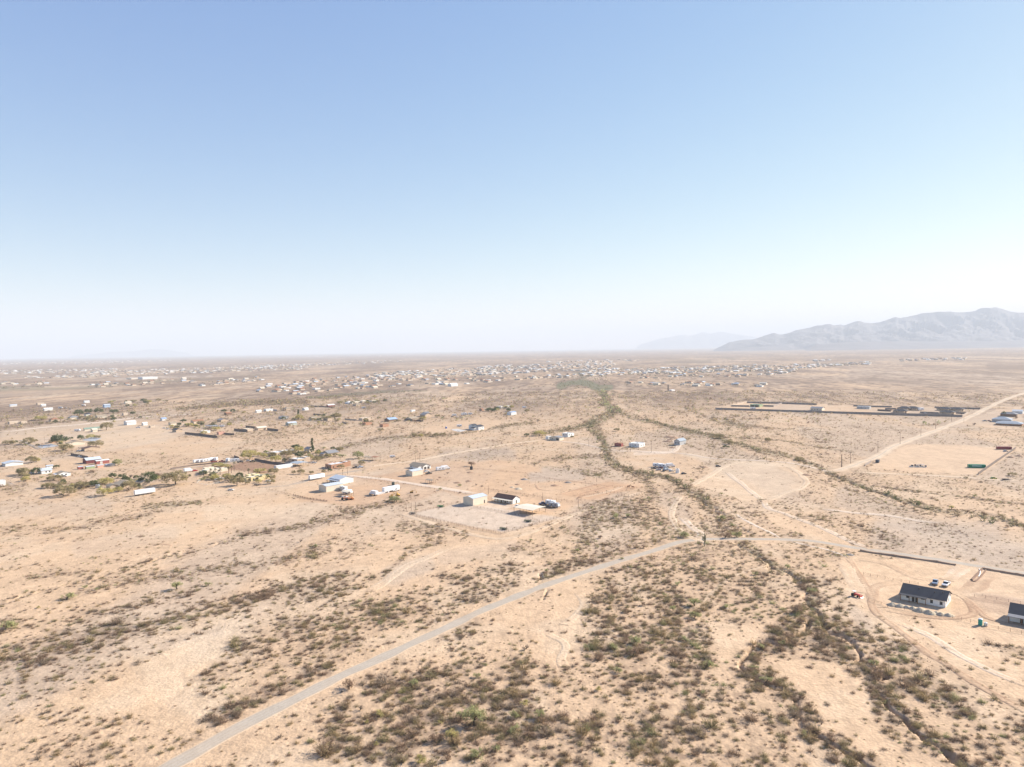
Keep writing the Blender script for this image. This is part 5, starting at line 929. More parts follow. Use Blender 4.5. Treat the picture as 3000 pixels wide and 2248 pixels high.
        parts(rt, kind, [('body', lambda b: (b.prism([(-.4, .8), (2.1, .8), (2.2, 1.5), (-.4, 1.65)], -.5, .5), b.box(-1.6, -1.0, .7, -.42, 1.0, 1.1)), pm), ('bucket', lambda b: (b.prism([(2.7, .2), (3.7, .2), (3.3, .5), (3.1, 1.1), (2.8, 1.1)], -1.1, 1.1), b.box(.8, .72, 1.1, 3.0, .9, 1.3), b.box(.8, -.9, 1.1, 3.0, -.72, 1.3)), pm), ('canopy', lambda b: (b.box(-1.5, -.75, 2.5, .1, .75, 2.6), b.box(-1.4, -.7, 1.1, -1.3, -.6, 2.5), b.box(-1.4, .6, 1.1, -1.3, .7, 2.5)), mat('canopy_white', (.7, .7, .7))), ('seat', lambda b: b.box(-1.2, -.3, 1.1, -.7, .3, 1.6), TRIM)]); wheels(rt, (-1.1,), 2.2, .8); wheels(rt, (1.5,), 1.8, .5)
    elif kind == 'loader':
        parts(rt, kind, [('body', lambda b: (b.box(-1.6, -1.1, .9, 1.1, 1.1, 1.9), b.box(.1, -.9, 1.91, 1.1, .1, 3.0)), pm), ('arm', lambda b: (b.prism([(1.1, 1.5), (3.6, 3.4), (3.8, 3.2), (1.3, 1.2)], .3, .7), b.prism([(3.6, 3.4), (5.0, 1.0), (4.7, .9), (3.5, 3.1)], .35, .65), b.prism([(4.6, 1.0), (5.3, .9), (4.9, .2), (4.3, .3)], .1, .9)), pm), ('tracks', lambda b: (b.box(-1.7, -1.3, 0, 1.5, -.7, .88), b.box(-1.7, .7, 0, 1.5, 1.3, .88)), TYRE)])
    return rt
WH = (.75, .75, .75); BK = (.04, .04, .05); GY = (.35, .37, .4); RD = (.45, .03, .03); YL = (.55, .33, .06)
for v in [('pickup', 2740, 1711, -125, 'blue grey pickup parked behind the white house, left of the white one', (.22, .28, .36)), ('pickup', 2772, 1716, -135, 'white pickup parked behind the white house', WH), ('tractor', 2507, 1748, -60, 'red loader tractor parked on the sand left of the building site', (.55, .08, .06), .8),
 ('car', 1518, 1486, 40, 'white pickup parked between ranch house and canopy', WH), ('pickup', 1591, 1479, -160, 'dark blue pickup hitched to the white trailer', (.05, .06, .14)), ('trailer', 1614, 1480, -35, 'long white camper behind the dark pickup', WH), ('trailer', 1625, 1487, -35, 'grey sided trailer below the long white camper', GY), ('flat', 1597, 1487, -25, 'low flat trailer before the white camper', WH),
 ('box', 2861, 1371, -13, 'green shipping container with a pale panel on its side', (.02, .30, .16)), ('box', 2941, 1317, -10, 'red shipping container beside the slanting wall', (.30, .05, .06)), ('car', 2946, 1324, 10, 'pale grey car below the red container', (.6, .62, .65)), ('car', 2911, 1404, 0, 'yellow green car on the track below the slanting wall', (.45, .48, .10)), ('flat', 2947, 1408, 5, 'dark flat trailer behind the yellow green car', GY),
 ('semi', 424, 1450, 49, 'long white box trailer alone at the left', WH), ('semi', 928, 1405, 52, 'white box trailer left of the workshop', WH), ('truck', 1094, 1451, 139, 'white box truck at the left of a row of boxes', WH), ('box', 1107, 1450, 49, 'first white storage box in the row', WH, .5), ('box', 1119, 1447, 49, 'second white storage box in the row', WH, .5), ('box', 1129, 1445, 49, 'third white storage box in the row', WH, .5), ('semi', 1146, 1441, 49, 'long white trailer at the right end of the row of boxes', WH), ('pickup', 1159, 1439, 49, 'white truck before the long white trailer', WH),
 ('rv', 1292, 1378, 35, 'white motorhome cab truck on the lot right of the metal barn', WH), ('truck', 1306, 1375, 35, 'white box truck right of the motorhome', WH), ('car', 1250, 1382, 49, 'white car behind the metal barn', WH), ('pickup', 1256, 1389, 40, 'dark pickup right of the metal barn', BK), ('trailer', 1150, 1341, 20, 'small white trailer beside the pale road', WH, .7),
 ('trailer', 1018, 1447, -20, 'white camper below the cream barn', WH), ('trailer', 1006, 1437, 139, 'second white camper behind the first below the cream barn', WH), ('loader', 1146, 1458, 20, 'yellow digger left of the green bush', YL, .8), ('loader', 1165, 1454, 160, 'yellow digger behind the green bush', YL, .8), ('loader', 1206, 1445, 10, 'yellow machine in the scrub right of the row of boxes', YL, .7), ('tractor', 1008, 1465, 10, 'red tractor at the left of the machine row', (.5, .12, .06)), ('tractor', 1020, 1466, 30, 'orange tractor in the middle of the machine row', (.6, .22, .08)), ('loader', 1031, 1463, 180, 'orange digger at the right of the machine row', (.6, .3, .1), .7),
 ('rv', 1928, 1368, -25, 'white motorhome among scrap vehicles by the wash', WH), ('trailer', 1941, 1370, -25, 'white trailer right of the motorhome among scrap', WH), ('truck', 1965, 1369, 20, 'white box truck at the scrap yard', WH), ('car', 1915, 1374, 15, 'dark wreck at the left of the scrap yard', BK), ('car', 1930, 1378, 160, 'grey wreck in the scrap yard', GY), ('car', 1944, 1381, 80, 'black wreck at the front of the scrap yard', BK), ('pickup', 1957, 1379, 150, 'white pickup wreck in the scrap yard', WH), ('car', 1950, 1374, 40, 'pale blue wreck beside the white trailer', (.45, .55, .65)), ('car', 1935, 1373, 10, 'dark red wreck behind the grey one', (.2, .05, .04)), ('car', 1967, 1382, 30, 'silver wreck at the right of the scrap yard', (.6, .6, .6)),
 ('trailer', 1346, 1251, 15, 'white camper on the pale lot in the upper middle', WH), ('trailer', 1331, 1219, 20, 'white camper at the left of the upper trailer group', WH), ('trailer', 1360, 1217, 25, 'white camper in the middle of the upper trailer group', WH, 1.3), ('trailer', 1378, 1215, 10, 'white camper at the right of the upper trailer group', WH), ('car', 1338, 1223, 0, 'white car in front of the upper trailer group', WH), ('car', 1325, 1222, 40, 'dark car at the upper trailer group', BK), ('car', 1352, 1224, 30, 'cream car in front of the upper trailer group', (.6, .55, .45)), ('truck', 1388, 1259, 30, 'dark blue van beside the two storey white house', (.1, .13, .2)), ('car', 1377, 1262, 30, 'black car below the two storey white house', BK), ('trailer', 1066, 1197, 20, 'lone white camper on the upper slope', WH), ('trailer', 1536, 1196, 20, 'lone white trailer in the upper middle', WH),
 ('rv', 580, 1356, 49, 'white motorhome at the left end of the camper row', WH), ('trailer', 592, 1355, 49, 'second white camper in the row at the brown yard', WH), ('trailer', 603, 1354, 49, 'third white camper in the row at the brown yard', WH), ('trailer', 618, 1351, 70, 'white camper behind the red truck', WH), ('trailer', 633, 1350, 100, 'tall white camper in the middle of the row', WH), ('pickup', 627, 1355, 20, 'dark red pickup before the tall camper', RD), ('pickup', 650, 1354, 20, 'red pickup right of the tall camper', RD), ('trailer', 667, 1353, 100, 'grey white camper right of the red pickup', (.6, .62, .64)), ('rv', 688, 1354, 30, 'long white motorhome at the right end of the row', WH), ('pickup', 704, 1356, 20, 'dark pickup at the right end of the camper row', BK), ('car', 728, 1352, 20, 'white car by the olive tree at the horse yard', WH), ('pickup', 740, 1354, 20, 'dark green pickup by the olive tree', (.06, .09, .05)), ('truck', 553, 1383, 49, 'white truck left of the red car', WH), ('car', 571, 1381, 49, 'bright red car left of the palms', RD),
 ('car', 637, 1408, 20, 'silver car before the cream pueblo house', (.6, .6, .62)), ('car', 648, 1405, 20, 'white car before the cream pueblo house', WH), ('car', 787, 1412, 40, 'white car right of the yellow house', WH), ('flat', 755, 1423, 40, 'pale flat trailer on the verge below the yellow house', WH), ('car', 676, 1438, 10, 'small white wreck alone on the sand', WH), ('car', 920, 1357, 20, 'white car right of the shade canopy', WH), ('pickup', 1042, 1371, 30, 'dark pickup beside the adobe house', BK), ('pickup', 1054, 1370, 40, 'pale blue pickup beside the adobe house', (.45, .5, .6)),
 ('car', 189, 1397, 10, 'white car in front of the white house left of centre', WH), ('car', 91, 1389, 10, 'pale car in the shade of the two trees', (.6, .62, .66)), ('car', 230, 1323, 10, 'white car at the brown roofed house, leftmost', WH), ('car', 243, 1322, 20, 'silver car at the brown roofed house, second', GY), ('car', 262, 1320, 30, 'white car at the brown roofed house, rightmost', WH), ('rv', 222, 1301, 20, 'white motorhome before the wide cream house', WH), ('trailer', 227, 1264, 10, 'white camper at the left end of the green roofed stable', WH), ('car', 234, 1340, 10, 'white wreck by the long low wall', WH), ('pickup', 405, 1254, 10, 'blue white pickup below the big white barn', (.4, .5, .65)), ('car', 382, 1244, 10, 'white car left of the big white barn', WH), ('trailer', 177, 1197, 20, 'white camper in the upper left yard', WH), ('car', 192, 1196, 0, 'grey car in the upper left yard', GY), ('car', 205, 1200, 0, 'silver pickup alone in the upper left', GY), ('trailer', 245, 1190, 0, 'small white camper in the upper left', WH), ('car', 481, 1256, 10, 'white car in the junk yard left', WH), ('car', 492, 1258, 60, 'grey car in the junk yard left', GY), ('trailer', 650, 1252, 20, 'white trailer at the right of the vehicle yard', WH), ('trailer', 632, 1252, 25, 'white trailer in the middle of the vehicle yard', WH), ('car', 622, 1253, 10, 'white car in the vehicle yard', WH), ('car', 540, 1247, 10, 'white car by the rusty roofed building', WH), ('trailer', 755, 1208, 20, 'white camper before the mobile home', WH), ('trailer', 806, 1205, 20, 'grey camper right of the two part house', GY), ('car', 844, 1201, 10, 'pale car by the hip roofed house', WH), ('car', 822, 1227, 10, 'dark car left of the long grey house', BK), ('car', 866, 1231, 10, 'white car right of the long grey house', WH), ('car', 910, 1232, 20, 'white pickup left of the olive trees', WH),
 ('pickup', 2885, 1235, 0, 'pale car left of the blue roofed houses', GY), ('car', 2898, 1234, 30, 'dark red car left of the blue roofed houses', (.25, .06, .05)), ('car', 2931, 1242, 0, 'grey car before the blue roofed houses', GY), ('car', 2940, 1243, 0, 'white car before the blue roofed houses', WH), ('rv', 2698, 1203, 30, 'white motorhome in the walled estate', WH, 1.3), ('rv', 2206, 1199, 10, 'white motorhome near the estate front wall', WH), ('car', 2712, 1212, 0, 'white car between the two front estate houses', WH), ('car', 2220, 1192, 0, 'white car at the green house', WH), ('car', 2104, 1368, 0, 'small black car on the loop field', BK), ('car', 2003, 1390, 20, 'small dark buggy by the scrap yard', BK)]:
    vehicle(*v)
_c = [o for o in sc.objects if o.get('label', '').startswith('green shipping')][0]
b = MB(); b.box(-3.6, -1.245, 1.15, 3.2, -1.221, 2.05); b.build('side_panel', mat('panel_pale', (.45, .60, .52)), _c)
# ---------------------------------------------------------------- smaller things
GRV = mat('gravel_heap', (.50, .42, .30), .95, .12, 1.5)
def heap(px, py, r, h, m, label, group=None, name='gravel_heap', cat='heap', sx=1.3):
    x, y = P(px, py); n = 20; rings = 6; V = [(0, 0, h)]; Fc = []; s = random.random() * 99
    for j in range(1, rings + 1):
        t = j / rings
        for i in range(n):
            a = 2 * math.pi * i / n; k = 1 + (float(vn(math.cos(a) * 1.6 + s, math.sin(a) * 1.6 + s)) - .5) * .45; rr_ = r * t * k
            V.append((math.cos(a) * rr_ * sx, math.sin(a) * rr_, h * (1 - t) ** .85 * (1 + (random.random() - .5) * .12) - (.06 if j == rings else 0)))
    for i in range(n): Fc.append((0, 1 + i, 1 + (i + 1) % n))
    for j in range(rings - 1):
        for i in range(n): a = 1 + j * n; Fc.append((a + i, a + n + i, a + n + (i + 1) % n, a + (i + 1) % n))
    bb = MB(); bb.add(V, Fc); o = bb.build(name, m, None, True); o.location = (x, y, hz1(x, y)); o.rotation_euler = (0, 0, GA + R(90) + random.random() * .4); return tag(o, label, cat, group)
for k, (px, py, r_) in enumerate([(2614, 1774, 1.7), (2637, 1778, 1.75), (2656, 1781, 1.3), (2674, 1784, 1.4), (2695, 1791, 2.0), (2722, 1797, 1.9), (2743, 1797, 1.2), (2756, 1802, 1.5), (2778, 1805, 1.6)]):
    heap(px, py, r_ * 1.05, 1.15 * r_ / 1.6, GRV, ['first gravel heap at the left end before the white house', 'second gravel heap from the left before the white house', 'third gravel heap from the left, a small one', 'fourth gravel heap from the left', 'biggest gravel heap, in the middle before the white house', 'gravel heap right of the biggest one', 'small gravel heap third from the right end', 'gravel heap second from the right end', 'rightmost gravel heap at the house corner'][k], 'gravel heaps before the white house')
DRT = mat('soil_heap', (.33, .21, .135), .95, .2, 1.); GRD = mat('grey_heap', (.27, .235, .20), .95, .15, 1.)
for px, py, r_, m, l_ in [(1536, 1405, 2.6, GRD, 'grey gravel pile near the left end of the orange lots'), (1664, 1414, 2.4, GRD, 'grey gravel pile near the furrows'), (1340, 1415, 2.5, DRT, 'reddish soil pile on the lot behind the barn'), (1372, 1410, 2.2, DRT, 'soil pile with rubble behind the barn'), (1625, 1423, 2.6, DRT, 'low soil mound near the furrows'), (1516, 1420, 1.8, DRT, 'small soil mound on the orange lot'), (1500, 1428, 1.6, GRV, 'pale sand mound behind the ranch house'), (1518, 1433, 2.6, GRV, 'wide pale sand mound behind the ranch house'), (1376, 1385, 2.6, DRT, 'flat soil mound by the water tank'), (1960, 1282, 5, DRT, 'left dark soil mound by the grey house'), (1975, 1284, 4.5, DRT, 'right dark soil mound by the grey house'), (1958, 1295, 4.5, DRT, 'dark soil mound left of the grey house'), (1970, 1313, 3, DRT, 'single dark soil mound below the grey house'), (1966, 1290, 4, DRT, 'middle dark soil mound by the grey house'), (2985, 1337, 3.5, DRT, 'dark soil mound right of the slanting wall'), (2960, 1341, 3, DRT, 'long dark soil mound right of the slanting wall'), (2062, 1370, 2.5, DRT, 'low brown mound on the loop field'), (2048, 1373, 2.2, DRT, 'second low brown mound on the loop field'), (2490, 1627, 1.6, GRD, 'dark rubble heap at the track junction'), (2121, 1782, 1.4, METAL, 'rusty brown heap of scrap under the tree'), (1265, 1416, 2, DRT, 'brown brush pile at the lane fence'), (2360, 1393, 3, DRT, 'brown brush mound beside the loop track')]:
    heap(px, py, r_, r_ * .42, m, l_, None, 'soil_heap', 'heap')
def thing1(name, px, py, label, cat, specs, rz=None, gz=0):
    x, y = P(px, py); rt = empty(name, (x, y, hz1(x, y) + gz), GA if rz is None else R(rz)); tag(rt, label, cat)
    for nm, fn, m in specs: b = MB(); fn(b); b.build(nm, m, rt)
    return rt
GRN = mat('green_plastic', (.02, .30, .24), .4, spec=.4); WHP = mat('white_plastic', (.75, .75, .73), .4, spec=.4)
thing1('portable_toilet', 2872, 1831, 'green portable toilet with white roof in front of the building site', 'toilet', [('body', lambda b: b.box(-.6, -.6, .05, .6, .6, 2.15), GRN), ('roof', lambda b: b.add([(-.65, -.65, 2.15), (.65, -.65, 2.15), (.65, .65, 2.15), (-.65, .65, 2.15), (-.35, -.35, 2.45), (.35, -.35, 2.45), (.35, .35, 2.45), (-.35, .35, 2.45)], [(0, 3, 2, 1), (4, 5, 6, 7), (0, 1, 5, 4), (1, 2, 6, 5), (2, 3, 7, 6), (3, 0, 4, 7)]), WHP), ('door', lambda b: b.box(.601, -.4, .15, .64, .4, 2.0), WHP)])
thing1('water_tank', 2888, 1833, 'small white tank beside the portable toilet', 'tank', [('tank', lambda b: b.cyl((0, 0, .1), (0, 0, 1.15), .58, n=12), WHP), ('lid', lambda b: b.cyl((0, 0, 1.15), (0, 0, 1.3), .3, n=10), WHP)])
thing1('water_tank', 1381, 1376, 'black water tank under a frame on the orange lot', 'tank', [('tank', lambda b: b.cyl((0, 0, 0), (0, 0, 2.6), 1.2, n=12), mat('black_plastic', (.03, .035, .04), .5)), ('lid', lambda b: b.cyl((0, 0, 2.6), (0, 0, 2.8), .4, n=8), TRIM)])
thing1('water_tank', 1152, 1422, 'dark green tank right of the parked white trailers', 'tank', [('tank', lambda b: b.cyl((0, 0, 0), (0, 0, 2.2), 1.1, n=12), mat('dkgreen_plastic', (.05, .08, .07), .5)), ('lid', lambda b: b.cyl((0, 0, 2.2), (0, 0, 2.4), .4, n=8), TRIM)])
thing1('water_tank', 1985, 1386, 'white tank right of the scrap yard', 'tank', [('tank', lambda b: b.cyl((0, 0, 0), (0, 0, 3.2), 1.5, n=12), WHP), ('lid', lambda b: b.cyl((0, 0, 3.2), (0, 0, 3.4), .5, n=8), TRIM)])
thing1('water_tank', 286, 1430, 'silver water tank beside the wide tan roofed house', 'tank', [('tank', lambda b: b.cyl((0, 0, 0), (0, 0, 2.4), 1.6, n=14), mat('tank_steel', (.5, .53, .56), .3, metal=.6)), ('lid', lambda b: b.cyl((0, 0, 2.4), (0, 0, 2.55), .4, n=8), TRIM)])
thing1('dumpster', 2571, 1356, 'dark blue dumpster at the corner of the cleared lot', 'dumpster', [('body', lambda b: b.prism([(-1.6, .2), (1.4, .2), (1.9, 2.4), (-1.9, 2.4)], -1.2, 1.2), mat('dark_blue_steel', (.05, .07, .10), .5)), ('lid', lambda b: b.box(-1.9, -1.2, 2.4, 1.9, 1.2, 2.48), TRIM)])
thing1('portable_toilet', 1307, 1256, 'dark blue portable toilet on the upper lot', 'toilet', [('body', lambda b: b.box(-.8, -.8, 0, .8, .8, 2.6), mat('blue_plastic', (.05, .10, .3), .5)), ('roof', lambda b: b.box(-.9, -.9, 2.6, .9, .9, 2.8), WHP)])
# burnt out / half built frame on the cleared lot
def ruin(b):
    for k in range(7): b.box(-6 + k * 1.9, -2.5 + (k % 3) * .7, 0, -4.9 + k * 1.9, -1.2 + (k % 2) * 1.8, .8 + (k * 37 % 5) * .35)
thing1('scrap_pile', 2686, 1368, 'dark scrap pile with white edging on the cleared lot', 'scrap', [('scrap', ruin, mat('dark_scrap', (.08, .08, .09), .7, .3, 1.)), ('beams', lambda b: (b.box(-6.5, -3.2, .1, 6.2, -2.9, .6), b.cyl((-5, 0, .8), (4, 1, 2.0), .15), b.cyl((-2, -1, .6), (6, 2, 1.6), .2)), WHP)], -12)
# pipe and trench at the road junction
TRM = mat('trench_soil', (.20, .12, .08), .95)
x0, y0 = P(2873, 1668); b = MB(); pp = [P(2869, 1668), P(2872, 1676), P(2871, 1684), P(2867, 1691)]
for a_, c_ in zip(pp[:-1], pp[1:]): b.cyl((a_[0], a_[1], hz1(*a_) + .25), (c_[0], c_[1], hz1(*c_) + .25), .16, n=8)
tag(b.build('drain_pipe', WHP), 'curved white pipe lying by the trench below the road', 'pipe')
# berm along the near edge of the gravel road
def berm(px, w_, h_, m, name, label):
    g = [P(*q) for q in smooth_line(px)]; V = []; n = 5
    for i, (x, y) in enumerate(g):
        a = g[max(0, i - 1)]; c = g[min(len(g) - 1, i + 1)]; L = math.dist(a, c); nx, ny = -(c[1] - a[1]) / L, (c[0] - a[0]) / L
        for k, (o, z) in enumerate(((-1, -.15), (-.45, .8), (0, 1), (.45, .75), (1, -.15))): V.append((x + nx * o * w_, y + ny * o * w_, hz1(x, y) + h_ * z * (.7 + .6 * random.random())))
    Fc = [(i * n + k, i * n + k + 1, (i + 1) * n + k + 1, (i + 1) * n + k) for i in range(len(g) - 1) for k in range(n - 1)]
    b = MB(); b.add(V, Fc); return tag(b.build(name, m, None, True), label=label, kind='structure')
berm([(2520, 1616), (2600, 1628), (2700, 1642), (2800, 1657)], 1.0, .75, DRT, 'earth_berm', 'dark earth bank along the near side of the gravel road'); berm([(2880, 1668), (2920, 1675), (3000, 1687), (3100, 1702)], 1.0, .8, DRT, 'earth_berm', 'dark earth bank right of the access drive')
berm([(2846, 1700), (2862, 1684), (2882, 1664)], .7, .5, TRM, 'earth_berm', 'dark edge of the trench below the road'); berm([(2846, 1702), (2858, 1704), (2880, 1682), (2892, 1666)], .5, .45, TRM, 'earth_berm', 'second dark edge of the trench below the road')
# saguaro
SAG = mat('cactus_green', (.16, .16, .09), .8, .15, 3.)
def tube(b, pts, n=9):
    for (p, r0), (q, r1) in zip(pts[:-1], pts[1:]): b.cyl(p, q, r0, r1, n)
x, y = P(2064, 1601); rt = empty('saguaro_cactus', (x, y, hz1(x, y)), 0); tag(rt, 'tall saguaro cactus with upturned arms beside the road bend', 'cactus')
b = MB(); tube(b, [((0, 0, -.2), .20), ((0, 0, 1.5), .23), ((0, 0, 4), .25), ((0, 0, 6.2), .2), ((0, 0, 6.6), .10)]); b.build('trunk', SAG, rt)
for (sx, z0, z1, dx, yy) in ((-1, 2.8, 5.1, .85, .1), (1, 2.4, 4.6, .55, -.1), (-1, 3.4, 4.7, .5, -.3), (1, 3.6, 5.8, .6, .2)):
    b = MB(); tube(b, [((sx * .2, 0, z0), .16), ((sx * dx * .8, yy, z0 + .1), .19), ((sx * dx, yy, z0 + .4), .2), ((sx * dx, yy, z1 - .2), .19), ((sx * dx, yy, z1), .08)]); b.build('arm', SAG, rt)
# horses by the furrows
HM = mat('horse_coat', (.16, .065, .03), .7, .1, 3.)
def horse(px, py, rz, label):
    x, y = P(px, py); b = MB()
    tube(b, [((-1.0, 0, 1.15), .20), ((-.75, 0, 1.25), .34), ((0, 0, 1.2), .36), ((.55, 0, 1.25), .34), ((.85, 0, 1.35), .22)], 10); tube(b, [((.7, 0, 1.35), .24), ((1.15, 0, 1.75), .15), ((1.35, 0, 1.95), .13), ((1.75, 0, 1.7), .08)], 8)
    for lx, ly in ((.6, .18), (.6, -.18)): tube(b, [((lx, ly, 1.2), .14), ((lx + .03, ly, .6), .08), ((lx, ly, .3), .05), ((lx + .03, ly, 0), .07)], 6)
    for lx, ly in ((-.75, .18), (-.75, -.18)): tube(b, [((lx, ly, 1.2), .20), ((lx + .12, ly, .8), .11), ((lx - .10, ly, .5), .07), ((lx, ly, 0), .07)], 6)
    tube(b, [((-1.1, 0, 1.3), .06), ((-1.25, 0, .9), .07), ((-1.25, 0, .5), .03)], 6); tube(b, [((1.3, .07, 2.0), .04), ((1.28, .09, 2.15), .01)], 5); tube(b, [((1.3, -.07, 2.0), .04), ((1.28, -.09, 2.15), .01)], 5)
    o = b.build('horse', HM); o.location = (x, y, hz1(x, y)); o.rotation_euler = (0, 0, R(rz)); tag(o, label, 'horse')
horse(1842, 1429, 10, 'brown horse in the orange pen, left of two'); horse(1854, 1431, 150, 'brown horse in the orange pen, right of two')
# arena chutes, blocks
for px, py, c_, l_ in [(1475, 1553, GRN, 'green cattle chute at the near corner of the arena'), (1546, 1530, GRN, 'green cattle chute on the right side of the arena'), (1291, 1486, mat('bright_green', (.05, .35, .12)), 'bright green panel on the left side of the arena'), (1209, 1506, mat('cream_paint', (.6, .55, .42)), 'cream feed box at the left corner of the arena')]:
    thing1('cattle_chute', px, py, l_, 'chute', [('panel', lambda b: [b.box(-2.2, sy * .5 - .04, zz, 2.2, sy * .5 + .04, zz + .16) for sy in (-1, 1) for zz in (.3, .65, 1.0)] + [b.box(xx - .05, sy * .5 - .06, 0, xx + .05, sy * .5 + .06, 1.25) for sy in (-1, 1) for xx in (-2.1, -.7, .7, 2.1)], mat('dk_green', (.03, .10, .05)) if c_ is GRN else c_), ('gate', lambda b: (b.box(2.0, -.6, .2, 2.1, .6, 1.9), b.box(-.8, -.5, 0, 1.2, .5, .9)), METAL)], -25)
# palms
def palm(px, py, h, label):
    x, y = P(px, py); rt = empty('palm_tree', (x, y, hz1(x, y))); tag(rt, label, 'tree'); b = MB(); b.cyl((0, 0, -.2), (.1, 0, h), .22, .16, 7); b.build('trunk', BARK, rt); V = []; S = []
    for k in range(46):
        a = random.random() * 6.28; e = random.random() * 1.9 - .7; d = Vector((math.cos(a) * math.cos(e), math.sin(a) * math.cos(e), math.sin(e))); c = Vector((.1, 0, h)); p1 = c + d * 1.0; p2 = c + d * 1.7 + Vector((0, 0, -.5)); s = d.cross(Vector((0, 0, 1))).normalized() * .16
        V += [c, p1 - s, p1 + s, p1 - s, p2, p1 + s]; S += [.8 + .4 * random.random()] * 6
    V = np.array([tuple(v) for v in V]); me = npmesh('fronds', V, np.arange(len(V)).reshape(-1, 3), SCRUB, np.array(S)[:, None] * np.array((.12, .13, .06))[None, :]); o = link(bpy.data.objects.new('fronds', me)); o.parent = rt
for k, (px, py, h_) in enumerate([(617, 1394, 5), (631, 1393, 5), (645, 1392, 4.5), (670, 1388, 5), (678, 1387, 5.5), (686, 1382, 7.5), (597, 1396, 4), (728, 1390, 4), (1407, 1206, 8), (1231, 1237, 5)]):
    palm(px, py, h_, ['first palm before the cream pueblo house', 'second palm before the cream pueblo house', 'third palm before the cream pueblo house', 'palm right of the cream pueblo house, nearest it', 'palm between the pueblo house and the tallest palm', 'tallest palm at the corner of the brown horse yard', 'short palm left of the cream pueblo house', 'palm at the edge of the yellow house', 'tall palm beside the small brown shed', 'palm before the garden wall in the upper middle'][k])
